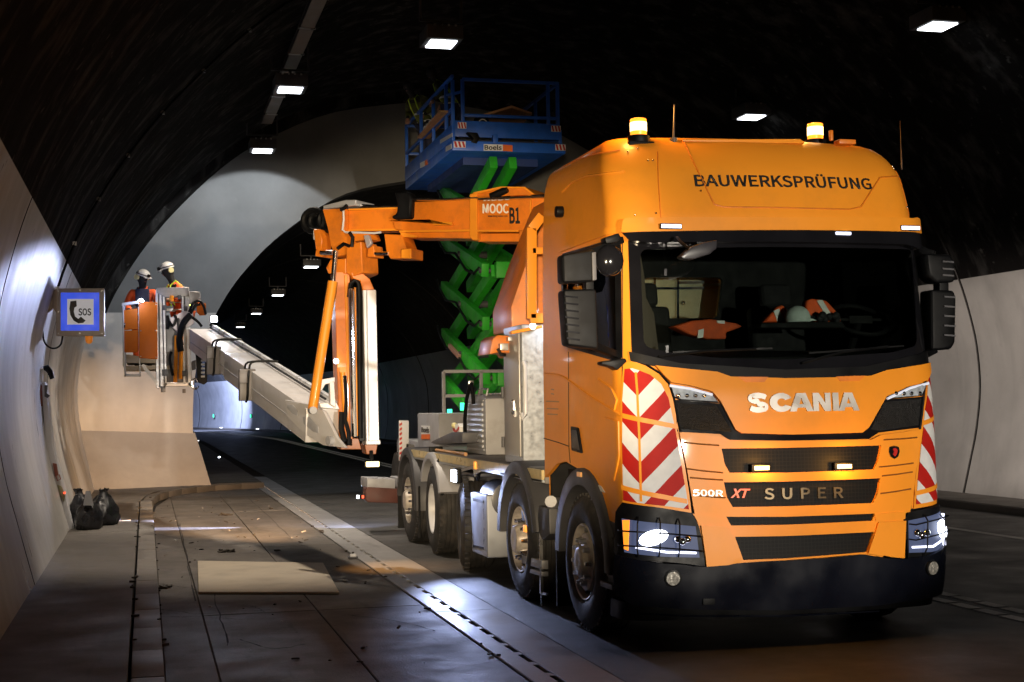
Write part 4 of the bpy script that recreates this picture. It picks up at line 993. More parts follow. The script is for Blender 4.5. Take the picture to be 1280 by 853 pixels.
for mir in (0, 1):
    P_ = frameR if mir else frame_
    fp = finish(surf_bm(C.S, P_, (), .05, .012, .014), 'corner_panel', ORANGE, TR, weld=False)
    bm = surf_bm(C.S, chR if mir else chl, (), .05, .017, .005, uv0=((uvR if mir else ub_), zc))
    finish(bm, 'warning_stripe', chev, fp, weld=False)
    for a, bq in (((780, 519), (846, 533)), ((779, 608), (858, 626))) if not mir else (((1150, 529), (1172, 522)), ((1142, 616), (1172, 607))):
        ua, va = C.inv(*a); uc, vc = C.inv(*bq)
        if mir: vc = va+(vc-va)*(umx-ua)/(uc-ua); uc = umx
        finish(surf_bm(C.S, [(ua, va-.022), (uc, vc-.022), (uc, vc+.012), (ua, va+.012)], (), .05, .021, .005), 'stripe_divider', ORANGE, fp, weld=False)
    if not mir:
        vd = [(ub_-.008, C.inv(800, 466)[1]), (ub_+.008, C.inv(800, 466)[1]), (ub_+.008, C.inv(800, 627)[1]), (ub_-.008, C.inv(800, 627)[1])]
        finish(surf_bm(C.S, vd, (), .05, .021, .005), 'stripe_divider', ORANGE, fp, weld=False)
def seam(pts, surf=C, r=.005, off=.001, name='panel_seam', m=BLACKP, parent=TR):
    out = []
    for a, b in zip(pts, pts[1:]):
        for k in range(5): out.append(surf.P(a[0]+(b[0]-a[0])*k/5, a[1]+(b[1]-a[1])*k/5, off))
    out.append(surf.P(*pts[-1], off)); q = MB(); q.tube(out, r, 5); return q.build(name, m, parent)
seam([(791, 450), (807, 456), (824, 467), (836, 480), (842, 498), (849, 535), (857, 580), (863, 620), (866, 645)], r=.009, off=.012)
seam([(1160, 456), (1154, 478), (1150, 520), (1145, 560), (1140, 600), (1135, 640)], r=.008, off=.02)
# roof: text, panel edges, marker lamps
text('roof_lettering', 'BAUWERKSPRÜFUNG', C, (869, 233), (1090, 237), (869, 219.5), BLACKPRINT, TR, depth=.002, off=.003, bold=.007)
seam([(855, 178), (868, 205), (885, 240), (893, 256), (905, 259), (980, 260), (1062, 262), (1076, 259), (1088, 240), (1100, 222), (1131, 220)], r=.006, m=ORANGE2)
seam([(822, 190), (823, 225), (826, 272)], r=.005, m=ORANGE2); seam([(1134, 205), (1135, 240), (1136, 274)], r=.005, m=ORANGE2)
seam([(703, 240), (715, 228), (735, 220), (780, 215)], r=.010, m=ORANGE, off=.002)
seam([(705, 208), (722, 200), (745, 193), (775, 188)], r=.006, m=ORANGE2)
for a, bq in (((838, 283.6), 15), ((1136, 285.8), 13)):
    m = MB(); c = CV.P(*a, .012); m.box(c, (.165, .02, .04)); hb = m.build('marker_lamp', BLACKP, TR, bev=.005); m = MB(); m.box(c+Vector((0, -.011, 0)), (.15, .006, .026)); m.build('marker_lens', E_STRIP, hb)
c = CV.P(1054, 292, .0); m = MB(); m.box(c, (.12, .016, .02)); m.build('marker_lens', E_STRIP, TR)
for px, py in ((810, 201), (797, 186), (785, 190), (876, 239), (794, 269), (820, 267), (816, 201), (1127, 200), (1133, 198), (1131, 217), (1128, 220), (1133, 259)):
    m = MB(); m.ball(C.P(px, py, .004), .008, n=8); m.build('rivet', CHROME, TR)
# beacons, antennas, roof bar
for (px, py, y) in ((798, 159.5, 10.05), (1019, 165, 10.25)):
    c = onY(px, py, y); m = MB(); m.cyl((c.x, y, c.z-.12), (c.x, y, c.z-.065), .085, 20); m.box((c.x, y, c.z-.16), (.20, .14, .09)); bk = m.build('beacon', BLACKP, TR, bev=.008)
    m = MB(); m.cyl((c.x, y, c.z-.065), (c.x, y, c.z+.065), .062, 20); m.build('beacon_lens', E_AMBER, bk, bev=.012)
    m = MB(); m.cyl((c.x, y, c.z-.032), (c.x, y, c.z+.036), .0635, 20); m.build('beacon_core', E_AMBHOT, bk)
for (a, bq, y, r_) in (((842, 176), (843, 131), 10.0, .012), ((1127, 203), (1125, 151), 10.5, .008)):
    m = MB(); p, q = onY(*a, y), onY(*bq, y); m.tube([p, p+(q-p)*.2, q], [r_, r_*.7, r_*.35], 8); m.cyl(p+Vector((0, 0, -.06)), p+Vector((0, 0, .02)), .03 if r_ > .01 else .008, 12); m.build('antenna', mat('antenna_mat', (.10, .07, .05), .4), TR)
m = MB(); m.prism([onY(*p, 9.95) for p in ((853, 174), (1000, 174), (1006, 177), (1006, 179.5), (853, 177))], (0, .25, 0)); m.build('roof_spoiler', ORANGE, TR, bev=.01)
m = MB(); p = onY(1039, 176, 10.0); m.cyl(p, p+Vector((0, 0, .08)), .018, 10); m.box(onY(1056, 178.5, 10.0), (.14, .1, .035)); m.build('roof_fitting', ORANGE2, TR, bev=.005)
m = MB(); c = C.P(705, 265, .01); m.cyl(c, c+Vector((-.06, 0, 0)), .045, 14); m.build('side_socket', BLACKP, TR, bev=.006)
# side: rail over the window, door seams, handle, reflector, printed lines
patch('window_rail', C, [(696, 308), (777, 284), (778, 292), (700, 316)], ORANGE, TR, off=.014, th=.02, rnd=.02)
seam([(681, 467.5), (698, 469), (706, 472), (740, 497), (779, 521)], r=.010, m=ORANGE, off=.004)
seam([(711, 440), (711, 500), (711.5, 560), (713, 579)], r=.004)
seam([(680, 548), (700, 554), (711, 558)], r=.004)
seam([(778, 300), (778, 456), (779, 560), (779, 640)], r=.004)
patch('door_handle', C, [(715, 533), (724, 535), (729, 567), (716, 563)], BLACKP, TR, off=.012, th=.02, rnd=.02)
patch('door_handle_recess', C, [(716.5, 537), (723, 538), (727, 563), (717, 560)], GLOSSB, TR, off=.016, th=.006)
patch('side_reflector', C, [(744.5, 604), (752, 608), (757, 616), (748, 613)], LGREY, TR, off=.008, th=.008)
seam([(748, 475), (765, 487), (771, 500), (768, 512)], r=.016, off=-.004, m=ORANGE); seam([(757, 523), (773, 528), (774, 570), (768, 600)], r=.016, off=-.004, m=ORANGE)
for y0, w0 in ((486, 4), (491.5, 4), (501, 18), (510, 16), (517, 14)):
    patch('door_print', C, [(691-w0*.45, y0), (691+w0*.45, y0+.6), (691+w0*.45, y0+2.2), (691-w0*.45, y0+1.6)], mat('faint_print', (.42, .20, .05), .5), TR, off=.003, th=.002)
# ---- mirrors
def housing(name, pts, y, dy, m_, parent=TR, bev=.03): q = MB(); q.prism([onY(*p, y) for p in pts], (0, dy, 0)); return q.build(name, m_, parent, bev=bev, seg=3)
mi = housing('mirror', [(703, 318), (744, 311), (746, 352), (704, 354)], 9.42, .16, BLACKP)
housing('mirror_shell', [(704, 362), (746, 361), (749, 437), (709, 432)], 9.42, .16, BLACKP, mi)
q = MB()
for k in range(7):
    t = .12+.125*k; a = onY(704+5*t, 362+70*t, 9.41); b_ = onY(722+3*t, 363.5+71*t, 9.41); q.beam(a, b_, .014, .012)
q.build('mirror_rib', GLOSSB, mi)
q = MB(); q.beam(onY(735, 330, 9.52), onY(737, 425, 9.52), .08, .06); q.beam(onY(730, 318, 9.55), onY(776, 300, 9.7), .07, .05); q.beam(onY(740, 432, 9.55), onY(778, 447, 9.72), .07, .05); q.build('mirror_arm', BLACKP, mi, bev=.01)
q = MB(); q.prism([onY(*p, 9.55) for p in ((756, 297), (774, 291), (777, 298), (772, 303), (758, 305))], (0, .12, 0)); q.prism([onY(*p, 9.55) for p in ((753, 452), (782, 448), (784, 452), (772, 463), (766, 459), (752, 455))], (0, .12, 0)); q.build('mirror_foot', BLACKP, mi, bev=.015)
q = MB(); c = onY(762, 326, 9.56); q.ball(c, .11, (.95, .6, 1.05), 16); q.build('kerb_mirror', GLOSSB, mi)
q = MB(); q.prism([onY(*p, 9.40) for p in ((740, 316), (745, 315), (746, 350), (741, 351))], (0, .02, 0)); q.build('mirror_edge', DGREY, mi, bev=.004)
mi = housing('mirror', [(1158, 317), (1189, 318), (1195, 328), (1194, 353), (1172, 354), (1161, 345)], 9.62, .18, BLACKP)
housing('mirror_shell', [(1164, 362), (1193, 363), (1196, 372), (1195, 428), (1190, 437), (1165, 438)], 9.62, .18, BLACKP, mi)
q = MB()
for y0 in (372, 384, 396, 408, 420): q.beam(onY(1180, y0-1, 9.61), onY(1194, y0, 9.61), .012, .012)
for y0 in (328, 337, 345): q.beam(onY(1178, y0-1, 9.61), onY(1192, y0, 9.61), .012, .012)
q.build('mirror_rib', DGREY, mi)
q = MB(); q.beam(onY(1176, 345, 9.72), onY(1176, 370, 9.72), .10, .08); q.beam(onY(1168, 318, 9.72), onY(1150, 312, 9.8), .06, .05); q.beam(onY(1170, 437, 9.72), onY(1155, 445, 9.8), .05, .05); q.build('mirror_arm', BLACKP, mi, bev=.01)
q = MB(); q.prism([onY(*p, 9.28) for p in ((851, 321), (864, 309), (880, 303), (897, 300), (896, 311), (887, 318), (868, 324), (856, 324))], (0, .10, 0)); fm = q.build('front_mirror', mat('mirror_shell_dark', (.03, .028, .034), .3), TR, bev=.012); q = MB(); q.tube([onY(862, 312, 9.3), onY(850, 302, 9.4), onY(846, 297, 9.5)], .012); q.build('mirror_arm', BLACKP, fm)
# wipers
for a, m1, bq in (((822, 447), (880, 440), (944, 437)), ((1000, 455), (1050, 441), (1108, 434))):
    q = MB(); q.tube([C.P(*a, .03), C.P(*m1, .03), C.P(*bq, .02)], .010, 5); q.beam(C.P(m1[0]-40, m1[1]+1, .015), C.P(bq[0]+20, bq[1]-1, .015), .012, .012); q.build('wiper', BLACKP, TR)
for p in ((833, 437), (831, 341), (829, 305)):
    q = MB(); q.box(C.P(*p, .012), (.02, .02, .05)); q.build('washer_jet', CHROME, TR)
# ---- interior
q = MB(); q.prism([(3.36, 9.62, 1.5), (3.36, 9.60, 2.06), (3.36, 9.95, 2.12), (3.36, 10.15, 2.02), (3.36, 10.1, 1.5)], (2.28, 0, 0)); dsh = q.build('dashboard', DASH, TR, bev=.03)
q = MB(); q.prism([onY(*p, 9.9) for p in ((952, 404), (1053, 402), (1058, 410), (950, 410))], (0, .25, 0)); q.build('dash_shelf', DASH, dsh, bev=.01)
sc_ = onY(1074, 400, 10.15); q = MB(); pts = []
ax = Vector((0, -.55, .83)).normalized(); e1 = Vector((1, 0, 0)); e2 = ax.cross(e1)
for k in range(29): an = 2*math.pi*k/28; pts.append(sc_+(e1*math.cos(an)+e2*math.sin(an))*.225)
q.tube(pts, .018, 8); q.box(sc_, (.2, .06, .06)); q.beam(sc_-e1*.2, sc_+e1*.2, .04, .02); q.tube([sc_, sc_-ax*.4], .03, 8); q.build('steering_wheel', DASH, TR)
for x in (3.95, 5.15):
    q = MB(); q.box((x, 10.75, 1.75), (.5, .5, .16)); q.box((x, 11.02, 2.15), (.48, .14, .75), rx=R(-8)); q.box((x, 11.05, 2.62), (.28, .10, .2), rx=R(-8)); q.build('seat', SEATM, TR, bev=.05, seg=3)
q = MB()
for (px, py, y) in ((806, 400, 9.72),): q.prism([onY(*p, 9.72) for p in ((793, 300), (800, 312), (806, 345), (808, 372), (818, 392), (824, 440), (800, 440), (793, 430))], (0, .06, 0)); q.build('pillar_trim', mat('trim_brown', (.06, .045, .035), .7), TR, bev=.01)
# ---- lower lamps with guards
for pts, gl, amb, hot, low, right in (
    ([(774, 640), (781, 628), (820, 634), (868, 642), (874, 660), (881, 707), (830, 702), (778, 697), (772, 690)], [(781, 648), (868, 658), (873, 697), (830, 696), (784, 690)], [(783, 650), (790, 650), (789, 688), (785, 686)], (816, 672), [(797, 684), (830, 690), (868, 691)], 0),
    ([(1128, 648), (1133, 640), (1186, 628), (1189, 660), (1186, 684), (1162, 694), (1132, 697)], [(1132, 651), (1184, 638), (1186, 683), (1160, 690), (1133, 691)], None, (1168, 662), [(1135, 684), (1160, 683), (1178, 676)], 1)):
    hh = patch('headlamp_housing', C, pts, BLACKP, TR, off=.03, th=.05)
    patch('headlamp_bowl', C, gl, mat('lamp_bowl', (.02, .022, .032), .5, 0, spec=.15, emit=(.40, .52, 1.0), es=.15), hh, off=.034, th=.006)
    m = MB(); n = C.N(*hot); c = C.P(*hot, .06)
    rot = Vector((0, 0, 1)).rotation_difference(n).to_matrix()
    m.ball(c, .085, (1.0, .75, .22) if right else (1.25, .62, .22), 18, rot); m.build('headlamp_core', emis('headlamp_lit', (.82, .88, 1.0), 8), hh)
    lamp('POINT', 'headlamp_light', C.P(*hot, .11), .35, (.65, .78, 1.0), None, .03)
    m = MB(); m.tube([C.P(*p, .05) for p in low], .008, 6); m.build('daylight_strip', E_STRIP, hh)
    if amb: patch('indicator', C, amb, emis('indicator_lit', (1, .28, .02), 1.3), hh, off=.05, th=.01, step=.03)
    else: m = MB(); m.tube([C.P(1184, y, .05) for y in (641, 660, 682)], .012, 6); m.build('daylight_strip', E_STRIP, hh)
    m = MB(); cz_ = (851, 676) if not right else (1147, 668)
    for k in range(3): m.ball(C.P(cz_[0]-6+6*k, cz_[1]-2+3*(k % 2), .045), .03, n=10)
    m.build('reflector', CHROME, hh)
    m = MB()
    for x in ((800, 822, 846) if not right else (1150, 1167)):
        y0 = 646 if not right else 643; m.tube([C.P(x, y0+(x-800)*.06 if not right else y0, .05), C.P(x, y0+8, .09), C.P(x, y0+40, .09), C.P(x, y0+50, .05)], .006, 5)
    for y in ((662, 680) if not right else (655, 674)):
        xa, xb = (779, 876) if not right else (1131, 1187); sl = 9 if not right else -11
        m.tube([C.P(xa, y, .05), C.P(xa+4, y+1, .09), C.P((xa+xb)/2, y+sl/2, .095), C.P(xb-4, y+sl-1, .09), C.P(xb, y+sl, .05)], .006, 5)
    m.build('lamp_guard', BLACKP, hh)
# ---- bumper
BU = [(768, 693), (790, 699), (830, 705), (882, 709), (925, 704), (955, 702), (980, 701), (1030, 698), (1080, 693), (1095, 696), (1128, 699), (1160, 696), (1187, 685), (1191, 700), (1191, 725), (1178, 742), (1100, 757), (980, 763), (860, 762), (790, 756), (769, 742), (766, 720)]
bp_ = patch('bumper', CB, BU, BUMPER, TR, off=0, th=.12, step=.07, rnd=.02)
finish(surf_bm(CB.S, [(-1.5, .20), (1.5, .20), (1.5, .33), (-1.5, .33)], (), .1, -.07, .05), 'bumper_lip', BLACKP, TR, weld=False)
seam([(800, 768), (860, 771), (980, 771), (1100, 765)], CB, .006, -.01, 'lip_edge', BUMPER)
for px, py in ((841, 723), (1165, 710)):
    n = CB.N(px, py); c = CB.P(px, py, 0); m = MB(); m.cyl(c-n*.02, c+n*.012, .062, 20); rg = m.build('fog_lamp', BLACKP, TR, bev=.006)
    m = MB(); m.cyl(c, c+n*.016, .048, 20); m.build('fog_lens', mat('fog_lens_mat', (.62, .60, .55), .2, .5, .5, 60), rg)
m = MB(); m.box(CB.P(886, 752, .004), (.09, .01, .045)); m.build('bumper_cover', BLACKP, TR, bev=.003)
m = MB()
for k in range(8): m.box(onX(746+3.4*k, 670+.5*k, 3.27), (.05, .03, .02))
m.bb(3.25, 3.5, 9.66, 9.98, .84, .88); m.build('step', DGREY, TR)
m = MB(); m.bb(3.22, 3.55, 9.72, 10.0, .40, .44); m.bb(3.26, 3.6, 9.7, 9.98, .42, .85); m.build('step', DGREY, TR, bev=.006)
# ================================================================== chassis, wheels
def wheel(y, kind, steer=0.0, x=3.22, r=.528):
    sx = 1
    prof = [(.055, .285), (.02, .30), (.004, .33), (.0, .40), (.012, .455), (.03, .49), (.05, .513), (.075, .524)]
    for k in range(4): t = .10+.05*k; prof += [(t, .528), (t+.004, .517), (t+.014, .517), (t+.018, .528)]
    prof += [(.295, .524), (.32, .513), (.34, .49), (.355, .455), (.365, .40), (.36, .33), (.34, .29)]
    o = Vector((x, y, r)); ax = Vector((math.cos(steer), math.sin(steer), 0)); o = o-ax*.0
    m = MB(); m.lathe(o, ax, [(t, q*r/.528) for t, q in prof], 56)
    # shoulder blocks
    for k in range(44):
        an = 2*math.pi*k/44; e2 = Vector((0, 0, 1)); e1 = ax.cross(e2)
        d = e1*math.cos(an)+e2*math.sin(an); c = o+ax*.055+d*(.512)
        m.beam(c-ax*.02, c+ax*.035, .045, .022, up=d)
    wh = m.build('wheel', RUBBER, TR, smooth=30)
    e2 = Vector((0, 0, 1)); e1 = ax.cross(e2); m = MB()
    rimM = RIM
    if kind == 'front':
        pr = [(.06, .285), (.022, .293), (.014, .288), (.02, .275), (.09, .262), (.105, .235), (.06, .222), (.028, .215), (.024, .208), (.024, .125), (.02, .118), (-.02, .112), (-.028, .10), (-.028, .03), (-.02, .0)]
    elif kind == 'drive':
        pr = [(.06, .285), (.022, .293), (.014, .288), (.02, .275), (.12, .262), (.15, .235), (.11, .20), (.075, .205), (.07, .135), (-.01, .128), (-.035, .11), (-.04, .04), (-.03, .0)]
    else:
        pr = [(.06, .285), (.022, .293), (.014, .288), (.02, .275), (.14, .262), (.19, .24), (.17, .18), (.16, .13), (.10, .12), (.09, .0)]
    m.lathe(o, ax, pr, 40); m.build('rim', rimM if kind != 'spare' else LGREY, wh, smooth=40)
    m = MB(); rn, tn, nn = {'front': (.168, .026, 10), 'drive': (.170, .072, 10), 'spare': (.16, .16, 10)}[kind]
    for k in range(nn):
        an = 2*math.pi*k/nn; d = e1*math.cos(an)+e2*math.sin(an); c = o+d*rn; m.cyl(c+ax*tn, c+ax*(tn-(.085 if kind == 'drive' else .05)), .024, 8, r2=.016)
    if kind != 'spare':
        for k in range(8):
            an = 2*math.pi*(k+.5)/8; d = e1*math.cos(an)+e2*math.sin(an); c = o+d*.25; m.cyl(c+ax*.10, c+ax*.06, .018, 8)
    nu = m.build('wheel_nut', CHROME if kind == 'drive' else STEEL, wh); nu['kind'] = 'stuff'
    return wh
wheel(10.46, 'front'); wheel(12.38, 'drive'); wheel(14.85, 'spare', R(-9), r=.465); wheel(16.40, 'spare', R(-3)); wheel(17.95, 'drive')
for y in (10.46, 12.38, 14.85, 16.40, 17.95):                       # the wheels on the far side
    m = MB(); m.lathe((5.42, y, .528), (1, 0, 0), [(0, .29), (0, .46), (.04, .51), (.08, .528), (.30, .528), (.34, .50), (.35, .29)], 32); m.cap(); m.build('wheel', RUBBER, TR)
def fender(y0, r0, r1, a0, a1, x0, x1, m_, name='mudguard', zc=.53):
    q = MB(); n = 18; rows = []
    for k in range(n+1):
        a = R(a0+(a1-a0)*k/n); rows.append([q.bm.verts.new((x, y0-math.cos(a)*rr, zc+math.sin(a)*rr)) for x, rr in ((x0, r0), (x0, r1-.015), (x0+.015, r1), (x1, r1), (x1, r0))])
    for a, b in zip(rows, rows[1:]):
        for k in range(5): q.bm.faces.new([a[k], a[(k+1) % 5], b[(k+1) % 5], b[k]])
    q.bm.faces.new(rows[0]); q.bm.faces.new(rows[-1][::-1]); return q.build(name, m_, TR, smooth=50)
FEND = mat('fender_plastic', (.045, .045, .05), .5, 0, .15, 4)
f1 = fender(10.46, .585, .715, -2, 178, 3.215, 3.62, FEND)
q = MB(); c = Vector((3.21, 10.44, 1.195)); q.box(c, (.012, .10, .035)); q.build('amber_reflector', emis('amber_reflect_glow', (.75, .35, .08), .25), f1)  # reflector given a faint glow of its own
fender(12.38, .585, .70, 10, 178, 3.20, 3.62, FEND)
fender(16.40, .575, .655, 20, 150, 3.205, 3.62, GREYP); fender(17.95, .575, .67, -8, 178, 3.205, 3.62, FEND)
q = MB(); q.bb(3.22, 3.24, 17.14, 17.18, .12, .75); q.bb(3.22, 3.60, 18.62, 18.65, .12, .6); q.bb(3.22, 3.55, 11.13, 11.16, .10, .60); q.build('mud_flap', BLACKP, TR)
q = MB(); q.bb(3.85, 4.1, 9.8, 19.6, .62, .95); q.bb(4.9, 5.15, 9.8, 19.6, .62, .95); q.bb(4.1, 4.9, 9.9, 11.3, .40, 1.3); q.bb(3.95, 5.05, 11.3, 18.6, .55, .85); q.build('chassis_frame', DGREY, TR, bev=.01)
for y in (10.46, 12.38, 14.85, 16.40, 17.95): q = MB(); q.cyl((3.5, y, .53), (5.5, y, .53), .10, 12); q.ball((4.5, y, .53), .22, (1, 1, 1), 12); q.build('axle', DGREY, TR)
# silver side box, hangers, rails, tank
q = MB(); q.prism([onX(*p, 3.22) for p in ((588, 615), (608, 619), (609.5, 698), (590, 690))], (.55, 0, 0)); sb = q.build('side_box', mat('silver_paint', (.32, .34, .38), .35, .3, .06, 4), TR, bev=.02, seg=3)
q = MB()
for y0 in (623, 681): q.prism([onX(*p, 3.215) for p in ((591, y0), (604, y0+3), (604, y0+6), (591, y0+3))], (.01, 0, 0))
q.build('grip_slot', BLACKP, sb)
q = MB(); q.prism([onX(*p, 3.24) for p in ((651, 634), (681, 640), (683, 655), (652, 652))], (.35, 0, 0)); q.prism([onX(*p, 3.23) for p in ((673, 632), (686, 636), (687, 668), (678, 676), (670, 660))], (.35, 0, 0)); q.build('side_guard', FEND, TR, bev=.015)
q = MB()
for y0, y1 in ((694, 704), (708, 713)): q.prism([onX(*p, 3.23) for p in ((652, y0), (677, y0+7), (677, y1+8), (652, y1))], (.06, 0, 0))
q.build('guard_rail', ALU, TR, bev=.005)
q = MB(); q.beam(onX(676, 662, 3.25), onX(677, 742, 3.25), .025, .03); q.beam(onX(678, 742, 3.25), onX(684, 743, 3.25), .02, .02); q.beam(onX(677, 742, 3.25), onX(677, 757, 3.25), .012, .012); q.build('flap_stay', STEEL, TR)
q = MB(); q.box(onX(656.5, 661, 3.22), (.02, .08, .06)); q.build('side_marker', E_MARK, TR, bev=.004)
for px, py in ((541.5, 574), (594, 582)):
    q = MB(); q.box(onX(px, py, 3.24), (.02, .07, .075)); q.build('side_marker', E_MARK, TR, bev=.004)
    q = MB(); q.prism([onX(x, y, 3.26) for x, y in ((px-3, py-5), (px+5, py-4), (px+5, py+8), (px-2, py+12))], (.02, 0, 0)); q.build('marker_plate', LGREY, TR)
q = MB(); q.cyl((3.45, 13.55, .80), (3.45, 14.1, .80), .18, 20); q.bb(3.3, 3.7, 14.45, 15.3, .98, 1.02); q.bb(3.55, 3.8, 13.6, 15.5, .7, 1.05); q.build('air_tank', mat('tank_blue_black', (.03, .034, .05), .35), TR, bev=.01)
q = MB(); q.tube([onX(*p, 3.25) for p in ((549, 575), (544, 583), (548, 592), (552, 612), (553, 618))], .02, 6); q.tube([onX(*p, 3.3) for p in ((600, 580), (597, 600))], .02, 6); q.build('air_hose', BLACKP, TR)
q = MB(); c = onX(568, 595, 3.04); q.box(c+Vector((.03, 0, 0)), (.05, .19, .15)); wl_ = q.build('work_lamp', BLACKP, TR, bev=.01)
q = MB(); q.box(c+Vector((-.006, 0, 0)), (.03, .16, .12)); q.build('lamp_lens', E_COOL, wl_, bev=.01); q = MB(); q.beam(c+Vector((.05, 0, .05)), c+Vector((.25, 0, .1)), .03, .03); q.build('lamp_bracket', DGREY, wl_)
q = MB(); q.cyl((3.24, 11.35, .93), (3.30, 11.5, .88), .05, 12); q.build('coupling', ALU, TR)
# load bed with taped edge
q = MB(); q.bb(3.27, 5.75, 11.62, 18.25, 1.06, 1.185); bed = q.build('load_bed', mat('bed_steel', (.16, .15, .145), .55, .2, .2, 3, dirt=(.08, .07, .06), damt=.5), TR, bev=.008)
q = MB(); q.bb(3.245, 3.272, 11.64, 18.27, 1.095, 1.175); q.build('edge_tape', TAPE, bed)
q = MB(); q.bb(3.25, 3.272, 11.64, 18.27, 1.07, 1.092); q.build('edge_rail', GALV, bed)
q = MB()
for k in range(40): q.bb(3.24, 3.25, 11.66+.036*k, 11.66+.036*k+.018, 1.075, 1.09)
q.build('edge_teeth', BLACKP, bed)['kind'] = 'stuff'
# rear bumper beam, post, lamps
rb = Plane((0, 19.4, 0), (1, 0, 0))
q = MB(); q.prism([rb.P(*p) for p in ((459, 598), (494, 599), (494, 612), (459, 611))], (0, .6, 0)); q.bb(3.35, 5.9, 19.4, 20, .60, .74); q.build('rear_box', GREYP, TR, bev=.01)
q = MB(); q.prism([rb.P(*p, .03) for p in ((457, 611), (460, 609), (497, 611), (497, 629), (460, 628), (457, 625))], (0, .3, 0)); q.bb(3.38, 5.9, 19.35, 19.65, .40, .58); q.build('rear_beam', mat('red_oxide', (.10, .03, .022), .5, 0, .2, 6), TR, bev=.012)
q = MB(); q.bb(3.4, 5.6, 18.2, 19.5, .70, .86); q.build('rear_frame', DGREY, TR)
q = MB(); c = rb.P(450, 620.5, .1); q.box(c, (.10, .06, .05)); lm_ = q.build('corner_lamp', BLACKP, TR, bev=.008); q = MB(); q.box(c+Vector((-.045, -.01, 0)), (.03, .055, .045)); q.build('corner_lens', E_STUD, lm_); 
q = MB(); q.box(c+Vector((.02, -.035, 0)), (.03, .01, .04)); q.build('corner_lens', emis('lit_red', (1, .1, .04), 2.0), lm_)
pp = Plane((0, 18.35, 0), (1, 0, 0))
q = MB(); q.prism([pp.P(*p) for p in ((499, 526), (511, 526), (511, 576), (499, 576))], (0, .05, 0)); po_ = q.build('marker_post', LGREY, TR, bev=.006)
bmx = MB()
for k in range(8):
    y0 = 528+6*k; bmx.prism([pp.P(*p, .004) for p in ((499.3, y0+2), (502.5, y0), (502.5, y0+3), (499.3, y0+5))], (0, .004, 0))
bmx.build('post_stripe', REDW, po_)['kind'] = 'stuff'
q = MB(); q.prism([pp.P(*p) for p in ((508, 555), (518, 556), (519, 562), (508, 561))], (0, .2, 0)); q.build('bed_bracket', DGREY, TR)
# cabinet behind the cab, cooler box on the bed
q = MB(); q.bb(3.30, 4.5, 12.45, 13.12, 1.19, 2.46); cbx = q.build('cabinet', GALV, TR, bev=.02, seg=3)
q = MB(); q.bb(3.286, 3.30, 12.50, 13.07, 1.26, 2.38); q.build('cabinet_door', mat('door_grey', (.46, .44, .42), .4, .1, .06, 4), cbx, bev=.01)
q = MB(); q.tube([onX(*p, 3.27) for p in ((641, 502), (643, 502), (643, 512), (641, 516))], .018, 6); q.bb(3.27, 3.29, 12.62, 12.68, 1.62, 1.74); q.build('cabinet_lock', CHROME, cbx)
q = MB()
for z in (1.38, 1.85, 2.24): q.cyl((3.28, 13.09, z-.05), (3.28, 13.09, z+.05), .02, 8)
q.build('hinge', DGREY, cbx)
q = MB(); hp = Plane((0, 12.44, 0), (1, 0, 0)); q.tube([hp.P(*p, .03) for p in ((653, 452), (655, 458), (656, 500), (656, 518), (652, 524), (651, 516))], .02, 8); q.build('hose', LGREY, cbx)
q = MB(); q.prism([(3.55, 14.95, 1.19), (3.55, 14.95, 1.80), (3.55, 15.15, 1.84), (3.55, 15.85, 1.84), (3.55, 15.9, 1.19)], (1.0, 0, 0)); cl = q.build('cooler_box', GREYP, TR, bev=.015)
q = MB()
for k in range(9): q.box((3.542, 15.42, 1.28+.057*k), (.02, .74, .028), ry=R(25))
q.bb(3.54, 3.55, 15.02, 15.82, 1.235, 1.25); q.bb(3.54, 3.55, 15.02, 15.82, 1.77, 1.785)
q.build('louvre', ALU, cl)['kind'] = 'stuff'
q = MB(); q.tube([(3.6, 15.1, 1.83), (3.62, 15.1, 1.90), (3.62, 15.5, 1.91), (3.6, 15.5, 1.84)], .012); q.bb(3.75, 4.4, 15.1, 15.7, 1.845, 1.86); q.cyl((3.9, 15.3, 1.85), (3.9, 15.3, 1.98), .03, 10); q.build('lifting_bar', STEEL, cl)

q = MB(); q.box((3.75, 11.63, 2.60), (.16, .10, .10)); gl_ = q.build('rear_work_lamp', BLACKP, TR, bev=.01); q = MB(); q.box((3.75, 11.685, 2.60), (.13, .012, .08)); q.build('lamp_lens', E_COOL, gl_)
# ================================================================== crane on the truck (parts of the truck)
BPA, BPB = Vector((4.6, 13.2, 0)), Vector((2.0, 15.35, 0))
bd_dir = (BPA-BPB).normalized()
BP = Plane(BPB, bd_dir); BN = Vector(BP.n.tolist())          # BN points towards the viewer
def bprism(name, pts, m_, parent=TR, th=.36, off=0.0, bev=.008, seg=1):
    q = MB()
    for pl_ in (pts if isinstance(pts[0][0], (tuple, list)) else [pts]): q.prism([BP.P(*p, off) for p in pl_], -BN*th)
    return q.build(name, m_, parent, bev=bev, seg=seg)
